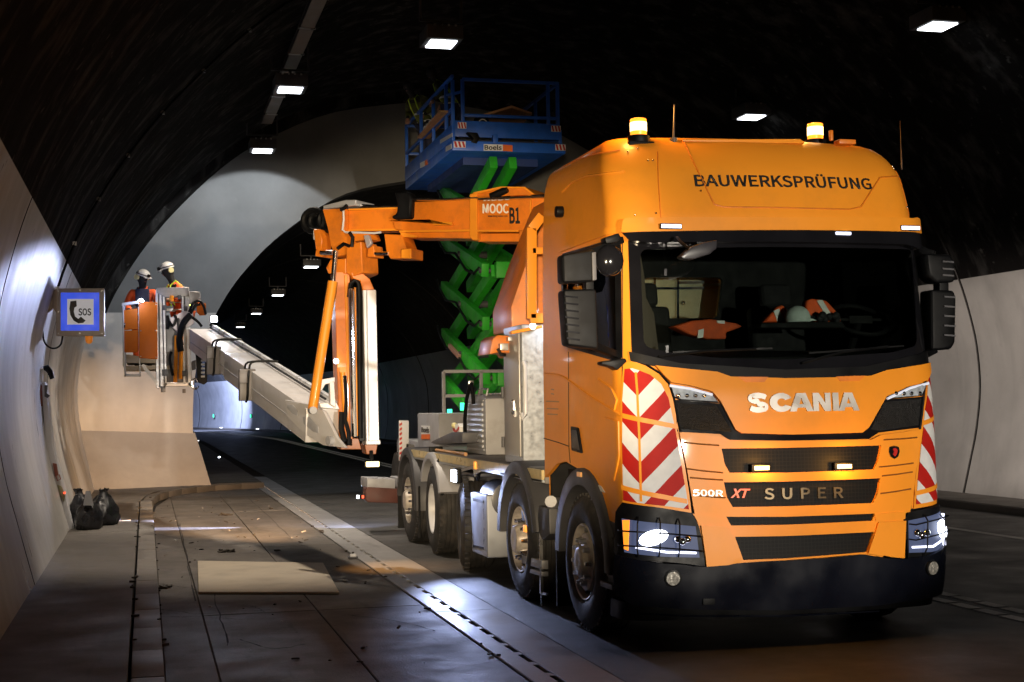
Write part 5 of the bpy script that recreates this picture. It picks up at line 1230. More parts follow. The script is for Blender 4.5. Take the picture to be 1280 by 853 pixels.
# turret behind the cab
q = MB(); q.prism([onY(*p, 12.95) for p in ((640, 414), (639, 384), (660, 323), (684, 264), (692, 246), (800, 246), (800, 455), (660, 455), (676, 440), (676, 412))], (0, .75, 0)); tur = q.build('turret', ORANGE2, TR, bev=.012)
q = MB(); q.cyl((4.55, 13.35, 1.19), (4.55, 13.35, 2.2), .55, 28); q.bb(3.6, 5.5, 12.95, 14.1, 1.19, 1.42); q.build('slew_base', ORANGE2, tur, bev=.01)
q = MB(); q.prism([onY(*p, 12.85) for p in ((612, 443), (616, 424), (622, 419), (656, 421), (652, 432), (690, 424), (690, 446), (640, 446), (636, 441), (622, 441))], (0, .5, 0)); q.build('valve_tray', ORANGE2, tur, bev=.008)
q = MB()
for px, py, s in ((629, 434, .08), (646, 435, .09), (637, 424, .05)): q.box(onY(px, py, 12.8), (s, .1, s*.8))
q.build('valve_block', STEEL, tur, bev=.006)
q = MB(); q.tube([onY(*p, 12.8) for p in ((652, 424), (649, 432), (644, 440), (652, 443))], .012); q.tube([onY(*p, 12.8) for p in ((622, 436), (626, 443), (632, 444))], .014); q.build('hose', BLACKP, tur)
q = MB(); q.prism([onY(*p, 12.3) for p in ((639, 414), (654, 411), (678, 406), (678, 410), (660, 414), (640, 418))], (0, .1, 0)); q.build('deck_edge', ORANGE, tur, bev=.005)
q = MB(); q.cyl(onY(666, 408, 12.28), onY(666, 408, 12.34), .03, 10); q.build('work_light', STEEL, tur)
gp_ = Plane((0, 12.2, 0), (1, 0, 0))
q = MB()
for a, b_ in (((677, 270), (664, 287)), ((664, 285), (664, 399)), ((664, 314), (690, 314)), ((662, 398), (680, 398))): q.beam(gp_.P(*a), gp_.P(*b_), .09 if a[0] != 664 or a[1] != 314 else .06, .06, up=(0, 1, 0))
q.build('guard_frame', ORANGE, TR, bev=.008)
# beige operator cabinet seen through the cab's windows, with chrome rails
q = MB(); q.bb(3.7, 5.6, 11.95, 12.4, 1.19, 3.15); oc = q.build('operator_cabinet', BEIGE, TR, bev=.02)
q = MB(); op = Plane((0, 11.94, 0), (1, 0, 0))
for a, b_ in (((817, 340), (817, 400)), ((846, 340), (846, 400)), ((817, 361), (846, 361)), ((846, 354), (902, 353)), ((846, 361), (902, 360))): q.beam(op.P(*a, .02), op.P(*b_, .02), .022, .022, up=(0, 1, 0))
q.build('chrome_rail', CHROME, oc); q = MB(); q.ball(op.P(853, 379, .02), .02, n=8); q.build('knob', CHROME, oc)
# main boom in three telescoping boxes
bm1 = bprism('boom_base', [(589, 243), (598, 241), (627, 234.5), (656, 235), (668, 243), (700, 244), (696, 286), (664, 316), (649, 308), (649, 289), (598, 289), (589, 290)], ORANGE2, th=.42)
bprism('boom_flange', [(588, 243), (597, 241), (598, 300), (592, 301), (588, 297)], ORANGE, bm1, th=.46, off=.025)
bprism('boom_keel', [(598, 291), (650, 291), (650, 301.5), (593, 301.5)], ORANGE2, bm1, th=.30, off=-.06)
bprism('boom_ledge', [(598, 288), (650, 288), (650, 290.5), (598, 290.5)], ORANGE, bm1, th=.06, off=.04, bev=.003)
bprism('boom_rib', [(663, 250), (665, 250), (665, 290), (663, 290)], ORANGE, bm1, th=.03, off=.02, bev=.003)
bprism('boom_cap', [(592, 241), (627, 233.5), (657, 234), (669, 243), (667, 244), (655, 236), (627, 236.5), (594, 243.5)], ORANGE, bm1, th=.46, off=.02, bev=.003)
bm2 = bprism('boom_middle', [(500, 252.5), (589, 249), (589, 298), (505, 297), (501, 288), (492, 287), (489, 277), (497, 276)], ORANGE2, th=.34, off=-.03)
bprism('boom_ledge', [[(487, 276), (538, 275), (543, 282), (566, 282), (566, 278), (543, 277)], [(500, 288.5), (589, 287), (589, 290), (500, 291)]], ORANGE, bm2, th=.10, off=.02, bev=.003)
bprism('boom_ledge', [(500, 289), (520, 295), (520, 297), (501, 296.5)], ORANGE, bm2, th=.02, off=.0, bev=.002)
bm3 = bprism('boom_inner', [(432, 262), (500, 259.5), (500, 287), (432, 288.5)], ORANGE2, th=.28, off=-.06)
bprism('boom_ledge', [[(432, 286.5), (497, 285.5), (497, 288), (432, 289)], [(433, 260.5), (497, 258.5), (497, 261), (433, 263)]], ORANGE, bm3, th=.06, off=-.04, bev=.003)
bprism('cable_guide', [(495, 241), (512, 240), (517, 249), (516, 274), (494, 275), (491, 271), (498, 268), (499, 256)], BLACKP, TR, th=.16, off=.05, bev=.02)
bprism('boom_edge_light', [[(403.5, 257), (432, 250), (445, 250), (444, 257), (404, 262)]], ALU, TR, th=.4, off=.0)
q = MB(); q.tube([BP.P(*p, .02) for p in ((516, 250), (560, 250), (589, 248), (650, 247), (690, 246))], .013); q.tube([BP.P(*p, -.1) for p in ((445, 256), (470, 258), (497, 257))], .02); q.tube([BP.P(*p, .03) for p in ((600, 249.5), (632, 248.5), (645, 247.5), (690, 246))], .022); q.build('boom_pipe', CHROME, TR)
q = MB(); q.tube([BP.P(*p, .03) for p in ((431, 263), (431.5, 275), (430, 288), (434, 291), (470, 292), (478, 291))], .012); q.build('boom_line', LGREY, TR)
q = MB(); q.tube([BP.P(*p, .03) for p in ((615, 246), (630, 240), (636, 238))], [.035, .04, .03], 8); q.build('grab_handle', BLACKP, bm1)
text('maker_lettering', 'MOOC', BP, (603.5, 266.5), (636, 266.5), (603.5, 255.5), WHITEP, bm1, depth=.003, off=.002, bold=.010)
text('web_lettering', 'www.moog-online.com', BP, (610, 271.5), (634.5, 271.5), (610, 268.8), BLACKPRINT, bm1, depth=.002, off=.002)
text('number_lettering', 'B1', BP, (637, 279), (650, 279), (637, 260.5), BLACKPRINT, bm1, depth=.002, off=.002, bold=.012)
bprism('boom_foot', [[(650, 289), (664, 285), (664, 316), (650, 308)]], ORANGE2, bm1, th=.5, off=.03)
# knuckle at the boom's tip
kn = bprism('knuckle', [(404, 262), (432, 261), (432, 290), (437, 291), (444, 300), (438, 318), (420, 322), (414, 306), (411, 288)], ORANGE2, th=.42, off=.02)
bprism('knuckle_block', [[(418, 325), (437, 324), (437, 343), (415, 343), (412, 336)], [(438, 307), (456, 303), (458, 341), (445, 347), (437, 342)]], ORANGE2, kn, th=.34, off=.08)
bprism('slew_drive', [[(481, 293), (503, 294), (509, 311), (516, 311), (516, 324), (489, 324), (484, 316)], [(441, 291), (460, 291), (463, 299), (444, 303)]], ORANGE2, TR, th=.25, off=.02)
bprism('knuckle_plate', [(457, 295), (463, 294), (467, 305), (461, 311)], mat('plate_violet_grey', (.45, .42, .45), .4, .3), kn, th=.05, off=.05)
q = MB(); q.cyl(BP.P(405, 316.5, .06), BP.P(420, 316.5, .06), .028, 10); q.cyl(BP.P(470, 317.5, .02), BP.P(487, 317.5, .02), .022, 10); q.build('cylinder_rod', CHROME, kn)
bprism('rod_bracket', [[(397, 313), (405, 311), (407, 322), (396, 321)], [(394, 287), (401, 287), (405, 300), (404, 313), (397, 313)], [(462, 311), (469, 307), (471, 322), (461, 322)]], ORANGE2, kn, th=.2, off=.04)
bprism('drive_face', [(504, 312), (516, 311), (516, 324), (504, 324)], ORANGE, TR, th=.03, off=.05)
q = MB()
for cx0, cy0, rr in ((386, 275, 13), (405, 274, 12)):
    pts = [];
    for k in range(25): an = 2*math.pi*k/24; pts.append(BP.P(cx0+rr*math.cos(an), cy0+rr*1.05*math.sin(an), -.1))
    q.tube(pts, .035, 8)
    pts = []
    for k in range(25): an = 2*math.pi*k/24; pts.append(BP.P(cx0+rr*.75*math.cos(an), cy0+rr*.8*math.sin(an), -.18))
    q.tube(pts, .03, 8)
q.build('hose_loop', BLACKP, kn)
q = MB()
for pts in (((443, 292), (447, 298), (446, 310)), ((428, 312), (436, 306), (443, 309)), ((432, 264), (436, 262), (440, 258))): q.tube([BP.P(*p, .10) for p in pts], .02, 6)
q.build('hose', BLACKP, kn)
bprism('grey_box', [(391, 288), (397, 287), (398, 301), (391, 300)], LGREY, kn, th=.1, off=0)
# vertical mast hanging beside the truck
MP = Plane((0, 15.2, 0), (1, 0, 0))
def mprism(name, pts, m_, parent, th=.25, off=0.0, bev=.006):
    q = MB()
    for pl_ in (pts if isinstance(pts[0][0], (tuple, list)) else [pts]): q.prism([MP.P(*p, off) for p in pl_], (0, th, 0))
    return q.build(name, m_, parent, bev=bev, seg=1)
mast = mprism('mast', [(418, 340), (437, 340), (439.5, 470), (441, 558), (425, 558), (421, 450)], ORANGE2, TR, th=.34)
mprism('mast_rail', [(430, 344), (434, 344), (437, 480), (434, 480)], ORANGE, mast, th=.02, off=.02)
q = MB(); q.tube([MP.P(*p, .06) for p in ((438, 362), (440, 470), (441.5, 546))], .034, 10); q.build('mast_pipe', CHROME, mast)
q = MB(); q.tube([MP.P(*p, .05) for p in ((443, 360), (444.5, 470), (445.5, 545))], .010, 6); q.build('mast_line', ORANGE, mast)
q = MB(); q.tube([MP.P(*p, .04) for p in ((436, 372), (438, 356), (443, 350), (448, 356), (449, 372), (449, 470), (450, 548))], .028, 8); q.build('hose_loop', BLACKP, mast)
mprism('energy_chain', [(446, 360), (455, 362), (457, 552), (449, 552)], BLACKP, mast, th=.12, off=-.02)
q = MB()
for k in range(30): q.box(MP.P(447.5+.08*k, 400+5*k, .03), (.035, .03, .022))
q.build('chain_link', DGREY, mast)['kind'] = 'stuff'
ch_ = mprism('mast_cover', [(452.5, 363), (469, 363), (473, 551), (457, 552)], mat('cover_white', (.66, .66, .70), .4, .1, .05, 3), mast, th=.28, off=.06)
mprism('cover_bracket', [(437, 342), (450, 341), (461, 350), (466.5, 363), (452, 363.5), (449, 352), (440, 349)], ORANGE2, mast, th=.3, off=.08)
mprism('cover_foot', [(456, 551), (474, 550), (474.5, 555.5), (456.5, 556)], LGREY, mast, th=.3, off=.08)
mprism('cover_edge', [(456.5, 363), (458, 363), (461, 551), (459.5, 551)], GREYP, mast, th=.02, off=.075, bev=.002)
mprism('mast_foot', [[(424, 548), (448, 548), (452, 562), (426, 562)], [(456, 556), (472, 556), (470, 568), (458, 568)]], mat('dark_orange', (.30, .09, .02), .5), mast, th=.3)
q = MB(); c = MP.P(464, 580, .1); q.box(c+Vector((0, .04, .0)), (.16, .06, .07)); q.beam(c+Vector((0, .05, 0)), c+Vector((0, .1, .14)), .04, .04); al = q.build('amber_lamp', BLACKP, mast, bev=.008); q = MB(); q.box(c, (.14, .03, .055)); q.build('lamp_lens', E_AMBHOT, al, bev=.008)
q = MB(); c = MP.P(418.5, 452, .1); q.ball(c, .028, (1, 1, 1), 10); q.build('mast_lamp', E_COOL, mast)
# hydraulic cylinder and the links to the lower arm
q = MB(); q.cyl(MP.P(413, 354, .2), MP.P(388, 512, .2), .052, 16); cy = q.build('lift_cylinder', ORANGE, TR); q = MB(); q.cyl(MP.P(413, 356, .2), MP.P(416.5, 316, .2), .026, 12); q.build('cylinder_rod', CHROME, cy)
q = MB(); q.cyl(MP.P(387.5, 513, .32), MP.P(387.5, 513, .1), .040, 14); q.build('pivot_pin', GREYP, cy)
q = MB(); q.cyl(MP.P(426, 466, .14), MP.P(430, 530, .14), .03, 12); q.prism([MP.P(*p, .14) for p in ((422, 460), (431, 459), (431, 470), (423, 470))], (0, .06, 0)); q.build('small_cylinder', ORANGE, mast)
q = MB(); q.tube([MP.P(*p, .16) for p in ((428, 470), (430, 500), (429, 525), (433, 540), (434, 556))], .022, 8); q.tube([MP.P(*p, .16) for p in ((425, 515), (424, 535), (428, 552))], .03, 8); q.build('hose', BLACKP, mast)
mprism('grey_link', [[(393, 483), (400, 475), (417, 472), (417, 478), (405, 481), (400, 490), (394, 491)], [(410, 478), (416, 476), (418, 510), (411, 506)]], ARMW, TR, th=.12, off=.12)
mprism('link_deck', [(398, 504), (420, 504), (424, 512), (400, 510)], ARMW, TR, th=.2, off=.06)
# lower arm reaching forward to the basket
A0, A1 = onY(404, 532, 15.25), onY(250, 424, 23.2)
ad = (A1-A0).normalized(); side = Vector((-ad.y, ad.x, 0)).normalized(); upv = side.cross(ad)*-1
if upv.z < 0: upv = -upv
def arm(name, t0, t1, wd, h, m_, parent, du=0.0, ds=0.0, bev=.012):
    q = MB(); a = A0+(A1-A0)*t0+upv*du+side*ds; b_ = A0+(A1-A0)*t1+upv*du+side*ds; q.beam(a, b_, wd, h); return q.build(name, m_, parent, bev=bev)
la = arm('lower_arm', .0, .60, .38, .365, ARMW, TR)
arm('arm_inner', (.58), 1.0, .34, .33, ARMW, la)
arm('arm_seam', .02, .60, .39, .012, GREYP, la, -.03, bev=.0); arm('arm_seam', .6, .98, .36, .012, GREYP, la, -.03, bev=.0)
arm('arm_top_rail', .0, .985, .05, .10, mat('rail_white', (.72, .73, .76), .3, .2), la, .195, -.19 if side.x < 0 else .20, bev=.005)
arm('arm_top_cable', .05, .97, .02, .02, BLACKP, la, .22, -.12 if side.x < 0 else .12, bev=0)
sgn = 1 if side.x < 0 else -1                                  # the side that faces left
for t in (.38, .68):
    q = MB(); c = A0+(A1-A0)*t+side*sgn*.22; q.box(c+Vector((0, 0, -.01)), (.20, .26, .40)); q.box(c+Vector((-.06, -.17, .08)), (.10, .12, .14)); cb_ = q.build('clamp_box', mat('clamp_grey', (.16, .15, .15), .5, .2), la, bev=.012)
    q = MB(); s0 = c+Vector((.02, -.1, .18)); q.tube(spline([s0, s0+Vector((.03, 0, .09)), s0+Vector((.18, -.02, .11)), s0+Vector((.36, -.04, .10))], 3).tolist(), .014, 6); q.tube(spline([c+Vector((-.02, .1, .16)), c+Vector((.02, .12, .28)), c+Vector((.30, .12, .29))], 4).tolist(), .014, 6); q.tube(spline([s0, s0+Vector((-.02, -.10, -.1)), s0+Vector((-.03, -.10, -.34)), s0+Vector((-.04, 0, -.4))], 4).tolist(), .016, 6); q.build('cable', BLACKP, cb_)
ap = Plane(onY(400, 530, 15.0), (0.42, -0.9, 0)); side = -Vector(ap.n.tolist()); sgn = -1
q = MB(); q.prism([ap.P(*p) for p in ((356, 500), (388, 506), (404, 514), (421, 548), (431, 560), (404, 557), (384, 545), (371, 533), (358, 520))], Vector(tuple(-side*sgn*.04))); epl = q.build('end_plate', ARMW, la, bev=.008)
for pts in (((360, 506), (366, 506), (373, 514), (372, 520), (366, 517), (359, 510)), ((379, 521), (387, 521), (398, 533), (399, 542), (392, 540), (380, 530))):
    q = MB(); q.prism([ap.P(*p) for p in pts], Vector(tuple(side*sgn*.006))); q.build('slot_plate', GREYP, epl, bev=.003)
q = MB(); q.cyl(ap.P(415, 551), ap.P(415, 551)+side*sgn*.05, .05, 14); q.build('pivot_pin', GREYP, epl)
# work lamp at the arm's far end
q = MB(); c = onY(267.5, 399, 22.9); q.box(c+Vector((0, .05, 0)), (.12, .06, .11)); q.beam(c+Vector((0, .06, -.02)), A1+Vector((.15, -.2, .2)), .03, .03); bl = q.build('arm_lamp', BLACKP, la, bev=.008); q = MB(); q.box(c, (.10, .03, .09)); q.build('lamp_lens', E_COOL, bl, bev=.008)
# ================================================================== basket (parts of the truck)
KP = Plane((0, 23.3, 0), (1, 0, 0))
def kprism(name, pts, m_, parent, th=.12, off=0.0, bev=.006):
    q = MB()
    for pl_ in (pts if isinstance(pts[0][0], (tuple, list)) else [pts]): q.prism([KP.P(*p, off) for p in pl_], (0, th, 0))
    return q.build(name, m_, parent, bev=bev, seg=1)
bk = kprism('basket_mast', [[(194.5, 362), (197.5, 361), (199, 487), (195, 484)], [(199, 362), (202, 362), (205, 484), (200.5, 486)], [(203, 364), (206, 364), (209, 482), (206, 483)]], ALU, TR, th=.22)
kprism('basket_mast_right', [[(231, 363), (236, 362), (240, 482), (235, 484)], [(227, 364), (229.5, 364), (232, 480), (229, 481)], [(205, 478), (238, 478), (239, 483), (206, 483)]], ALU, bk, th=.2)
kprism('mast_backing', [[(195, 363), (207.5, 363), (209.5, 483), (196, 484)], [(226.5, 365), (236.5, 364), (240, 481), (228.5, 480)]], mat('plate_grey', (.17, .17, .18), .5, .4, .2, 6), bk, th=.10, off=-.06)
kprism('basket_head', [(196, 360), (236, 359), (237, 370.5), (206, 372), (196, 366)], mat('worn_alu', (.30, .29, .29), .5, .4, .25, 9), bk, th=.25, off=.02)
kprism('back_plate', [(206, 398), (232, 396), (234, 478), (208, 478)], mat('plate_grey', (.17, .17, .18), .5, .4, .2, 6), bk, th=.03, off=-.12)
kprism('head_plate', [(212, 398), (240, 384), (243, 405), (222, 416), (214, 408)], mat('plate_violet_grey', (.45, .42, .45), .4, .3), bk, th=.1, off=.03)
q = MB()
for x0, x1, y0, y1 in ((220.5, 219, 420, 478), (226.5, 225.5, 416, 474)): q.cyl(KP.P(x0, y0, .06), KP.P(x1, y1, .06), .032, 10)
q.cyl(KP.P(214.5, 370, .05), KP.P(214.5, 377, .05), .03, 8); q.build('basket_cylinder', ORANGE, bk)
q = MB(); q.cyl(KP.P(223, 398, .1), KP.P(223, 440, .1), .018, 8)
for px, py, s in ((206, 385, .06), (232, 386, .06), (224, 372, .05), (206, 466, .08), (230, 467, .07), (204, 487, .07), (230, 489, .05)): q.box(KP.P(px, py, .03), (s, .1, s*1.3))
q.build('fitting', DGREY, bk, bev=.006)['kind'] = 'stuff'
q = MB()
for pts in (((211, 402), (216, 408), (220, 400), (218, 394)), ((228, 432), (226, 418), (230, 402), (236, 396), (246, 402), (252, 409)), ((214, 440), (212, 450), (216, 470)), ((236, 391), (241, 380), (249, 377), (254, 383), (257, 394)), ((238, 393), (244, 383), (250, 381)), ((209, 395), (211, 405), (209, 412))): q.tube(spline([KP.P(*p, .12) for p in pts], 4).tolist(), .022, 7)
q.tube(spline([KP.P(*p, .14) for p in ((226, 440), (224, 425), (229, 405), (238, 394))], 4).tolist(), .05, 8); q.build('hose', BLACKP, bk)
bs = kprism('basket_panel', [(173.5, 377.5), (196.5, 378.5), (197, 449.5), (174, 448)], mat('worn_orange', (.56, .125, .006), .5, 0, .08, 3, dirt=(.35, .08, .01), damt=.5, dscale=3, spec=.15), TR, th=.04, off=.06)
kprism('basket_panel', [[(153.5, 388), (172, 386), (172.5, 412), (154, 413)], [(154, 414), (172.5, 413), (172.5, 440.5), (154, 441)]], MATS['worn_orange'], TR, th=.04, off=.02, bev=.004)
q = MB()
for px, py in ((176, 380), (195, 381), (176, 414), (195, 414), (176, 446), (195, 447), (156, 406)): q.ball(KP.P(px, py, .075), .010, n=6)
q.build('rivet', STEEL, bs)['kind'] = 'stuff'
kprism('latch', [(155, 404), (156.5, 404), (156.5, 410), (155, 410)], BLACKP, bs, th=.02, off=.05)
fr_b = kprism('basket_frame', [[(154, 440), (156.5, 440), (158, 471), (155.5, 471)], [(172.5, 384), (174.5, 384), (176, 471), (174, 471)], [(155, 468), (176, 468), (176, 471), (155, 471)], [(152, 379), (175, 376), (175, 379.5), (152, 383)], [(153, 382), (155, 382), (155.5, 440), (153.5, 440)]], mat('frame_white', (.42, .40, .37), .4, .1), TR, th=.06, off=.05)
q = MB(); q.beam(KP.P(178, 456, 0), KP.P(196, 479, 0), .03, .05); q.build('brace', MATS['frame_white'], fr_b)
kprism('basket_floor', [(158, 443), (196, 449), (196, 454), (158, 454)], mat('floor_tan', (.42, .34, .24), .6), fr_b, th=1.3, off=-.02)
q = MB(); f0 = KP.P(154, 380); zr = f0.z
for y in (23.35, 24.0, 24.65): q.beam((-.33, y, 2.42), (-.33, y, zr), .04, .04); q.beam((.62, y, 2.42), (.62, y, zr), .04, .04)
for z in (zr, 3.0): q.beam((-.33, 23.3, z), (-.33, 24.7, z), .04, .04); q.beam((-.33, 24.68, z), (.62, 24.68, z), .04, .04); q.beam((.62, 23.5, z), (.62, 24.7, z), .04, .04)
q.build('guard_rail', MATS['frame_white'], fr_b)
q = MB(); q.bb(-.33, .64, 23.35, 24.7, 2.36, 2.42); q.build('floor_plate', MATS['floor_tan'], fr_b)
kprism('control_box', [(236, 364), (250.5, 364.5), (250.5, 378), (237, 380)], GREYP, bk, th=.25, off=-.08)
kprism('control_panel', [(246, 378.5), (257.5, 379), (258, 393.5), (250, 394), (246, 389)], MATS['worn_orange'], bk, th=.15, off=-.02)
ec = kprism('energy_chain', [[(244.5, 441), (252, 442), (252.5, 468), (256, 472), (257, 446), (259, 446), (259, 478), (255, 481), (247, 478)]], BLACKP, bk, th=.12, off=.02)
q = MB()
for k in range(6): q.box(KP.P(253.5, 446+5*k, .05), (.06, .04, .03))
q.build('chain_window', LGREY, ec)['kind'] = 'stuff'
q = MB(); pts = [KP.P(244+4*math.cos(a), 480+6.5*math.sin(a), .06) for a in np.linspace(.4, 6.0, 14)]; q.tube(pts, .018, 6); q.build('hook', CHROME, bk)
kprism('side_bracket', [(239.5, 452), (244.5, 450), (245, 462), (240, 463)], DGREY, bk, th=.1, off=.02)
# ================================================================== scissor lift behind the truck
SL = thing('scissor_lift', 'scissor lift with green arms and raised blue platform behind the truck bed', 'scissor lift', (5.6, 23.5, 0))
X0, X1, Y0, Y1 = 4.70, 6.56, 21.8, 26.0
zf = 5.74
q = MB(); q.bb(X0, X1, Y0, Y1, zf, zf+.16); dk = q.build('platform', BLUE, SL, bev=.012)
q = MB(); q.bb(X0-.01, X0+.03, Y0, Y1, zf+.16, zf+.42); q.bb(X0+.02, X1-.03, Y0+.20, Y0+.24, zf+.26, zf+.52); q.bb(X1-.05, X1, Y0+.2, Y1, zf+.2, zf+.42); q.bb(X0, X1, Y1-.04, Y1, zf+.16, zf+.4); q.build('toe_board', BLUE, SL, bev=.008)
q = MB(); q.bb(X0+.10, X1-.05, Y0+.22, Y1-.05, zf+.16, zf+.22); q.build('deck_plate', mat('blue_black', (.01, .02, .06), .6), SL)
q = MB(); q.bb(X0+.3, X1-.3, Y0+.6, Y1-.6, zf-.12, zf-.0); q.build('under_frame', mat('deep_blue', (.012, .04, .18), .6), SL)
def post(x, y, z0, z1, s=.055, m_=BLUE, nm='rail_post'): q = MB(); q.bb(x-s/2, x+s/2, y-s/2, y+s/2, z0, z1); return q.build(nm, m_, SL, bev=.006)
def rail(a, b_, s=.05, nm='guard_rail'): q = MB(); q.beam(a, b_, s, s); return q.build(nm, BLUE, SL, bev=.006)
zt_ = 6.93
yf_ = Y0+.22
for x in (X0+.22, X1-.06, X1-.22): post(x, yf_, zf+.5, zt_)
for y in (Y0+.04, Y0+.55, Y0+1.6, Y0+2.7, Y1-.05): post(X0+.02, y, zf+.16, zt_-(.06 if y < Y0+.1 else 0))
for y in (Y0+1.6, Y1-.05): post(X1-.05, y, zf+.16, zt_)
rail((X0+.22, yf_, zt_), (X1-.05, yf_, zt_)); rail((X0+.22, yf_, zt_-.58), (X1-.05, yf_, zt_-.58)); rail((X0+.02, Y0+.04, zt_), (X0+.02, Y1, zt_)); rail((X0+.02, Y0+.04, zt_-.52), (X0+.02, Y1, zt_-.52)); rail((X1-.05, yf_, zt_), (X1-.05, Y1, zt_)); rail((X0, Y1-.05, zt_), (X1, Y1-.05, zt_)); rail((X0, Y1-.05, zt_-.52), (X1, Y1-.05, zt_-.52)); rail((X0+.02, Y0+.55, zt_-.2), (X0+.22, yf_, zt_-.2), .04)
LP = Plane((0, Y0-.004, 0), (1, 0, 0))
def rw_plate(c, wd, h, parent):
    q = MB(); q.bb(c[0]-wd/2, c[0]+wd/2, c[1]-.012, c[1], c[2]-h/2, c[2]+h/2); o_ = q.build('warning_plate', WHITEP, parent)
    for k in range(3):
        x = c[0]-wd/2+wd*(k+.05)/3; q = MB(); q.prism([(x+wd*.13, c[1]-.015, c[2]-h/2+.004), (x+wd*.30, c[1]-.015, c[2]-h/2+.004), (x+wd*.17, c[1]-.015, c[2]+h/2-.004), (x, c[1]-.015, c[2]+h/2-.004)], (0, .003, 0)); q.build('red_stripe', REDW, o_)
p = LP.P(574.5, 181); rw_plate((p.x, Y0, zf+.095), .19, .10, SL); p = LP.P(702, 186); rw_plate((p.x-.02, Y0, zf+.10), .17, .10, SL)
rw_plate((X0+.2, Y0+.2, zf+.44), .14, .10, SL); rw_plate((X1-.10, Y0+.2, zf+.44), .16, .10, SL)
q = MB(); q.prism([LP.P(*p, .006) for p in ((604.5, 180.5), (628.5, 181), (628.5, 189), (604.5, 188.5))], (0, .006, 0)); bl_ = q.build('name_plate', WHITEP, SL)
q = MB(); q.prism([LP.P(*p, .006) for p in ((628.5, 181), (640.5, 182), (640.5, 189.8), (628.5, 189))], (0, .006, 0)); q.build('name_plate_end', ORPRINT, bl_)
text('name_lettering', 'Boels', LP, (605.5, 187.3), (627, 187.6), (605.5, 182), BLACKPRINT, bl_, depth=.003, off=.008, bold=.010)
q = MB(); q.prism([LP.P(*p) for p in ((584, 165), (597, 166), (600, 172), (596, 180), (588, 178), (592, 173))], (0, .15, 0)); q.build('platform_latch', BLACKP, SL, bev=.01)
q = MB(); q.bb(5.36, 5.44, Y0-.01, Y0+.1, zf+.13, zf+.28); q.build('platform_stop', BLUE, SL, bev=.006)
SPl = Plane((X0-.012, 0, 0), (0, -1, 0))
for pts, m_, nm in (([(550, 175), (565, 166.5), (565, 171), (550, 180)], LGREY, 'side_plate'), ([(557, 184), (564, 180), (564, 186), (557, 190)], LGREY, 'side_plate'), ([(525, 204), (531, 201), (531, 207.5), (525, 210.5)], WHITEP, 'name_plate'), ([(531, 201), (534, 199.5), (534, 206), (531, 207.5)], ORPRINT, 'name_plate_end')):
    q = MB(); q.prism([SPl.P(*p) for p in pts], (.008, 0, 0)); q.build(nm, m_, SL)
# arms
ZN = [1.30, 2.15, 3.01, 3.86, 4.70, 5.60]; YA, YB_ = 21.95, 25.2
for i in range(5):
    za, zb = ZN[i], ZN[i+1]
    for x in (5.24, 5.88):
        q = MB(); q.beam((x, YA, za), (x, YB_, zb), .12, .22, up=(0, 0, 1)); q.build('scissor_arm', GREEN, SL, bev=.012)
    for x in (5.40, 5.72):
        q = MB(); q.beam((x, YA, zb), (x, YB_, za),   .13, .20, up=(0, 0, 1)); q.build('scissor_arm', GREEN, SL, bev=.012)
    q = MB(); q.cyl((5.15, (YA+YB_)/2, (za+zb)/2), (5.97, (YA+YB_)/2, (za+zb)/2), .06, 14); q.build('pivot_pin', DGREY, SL)
    if i:
        q = MB(); q.box((5.56, YA-.06, za), (.34, .16, .26)); q.build('cross_beam', GREEN, SL, bev=.012)
        q = MB(); q.cyl((5.15, YA+.05, za), (5.97, YA+.05, za), .045, 12); q.build('pivot_pin', DGREY, SL)
for i in (1, 2, 3, 4):
    q = MB(); za, zb = ZN[i], ZN[i+1]; f = lambda t: Vector((5.16, YA+(YB_-YA)*t, za+(zb-za)*t-.02))
    q.tube([f(.06)+Vector((0, -.1, .02)), f(.12)+Vector((-.02, 0, -.10)), f(.3)+Vector((-.02, 0, -.13)), f(.55)+Vector((-.02, 0, .02)), f(.8)+Vector((-.02, 0, -.1)), f(.97)+Vector((-.02, 0, .02)), f(1.02)+Vector((-.02, .05, .16))], .022, 6); q.build('hose', BLACKP, SL)
q = MB(); c = Vector((5.14, 24.0, 2.68)); q.beam(c+Vector((0, -.5, -.14)), c+Vector((0, .3, .08)), .05, .07); q.build('service_strut', mat('strut_pink', (.45, .25, .2), .5), SL)
# chassis
q = MB(); q.bb(4.45, 6.75, 21.7, 25.8, .55, 1.12); q.build('chassis', GREYP, SL, bev=.02)
q = MB(); q.bb(4.36, 4.95, 21.5, 23.25, .6, 1.60); q.build('battery_box', GREYP, SL, bev=.03)
q = MB(); q.bb(4.95, 6.6, 21.75, 22.2, 1.1, 1.52); q.bb(5.05, 6.5, 21.74, 21.75, 1.16, 1.44, mi=1); q.build('front_box', [GREYP, DGREY], SL, bev=.01)
S2 = Plane((4.352, 0, 0), (0, -1, 0))
for pts, m_, nm in (([(526.5, 532), (537, 532.5), (537, 543), (526.5, 543)], WHITEP, 'name_plate'), ([(526.5, 543), (537, 543), (537, 549.5), (526.5, 549)], ORPRINT, 'name_plate_end')):
    q = MB(); q.prism([S2.P(*p) for p in pts], (.006, 0, 0)); q.build(nm, m_, SL)
text('name_lettering', 'Boels', S2, (527, 540.5), (536.6, 541), (527, 534.5), BLACKPRINT, SL, depth=.003, off=.002, bold=.010)
q = MB()
for z in (1.05, 1.62, 2.0): q.beam((4.5, 21.75, z+.25), (6.7, 21.75, z+.25), .05, .05)
for x in (4.5, 5.1, 6.7): q.beam((x, 21.75, 1.1), (x, 21.75, 2.25), .05, .05)
q.build('base_rail', GREYP, SL, bev=.006)
q = MB(); q.cyl((4.75, 22.5, 1.6), (4.75, 22.5, 1.66), .04, 10); q.build('green_lamp', E_GREEN, SL)
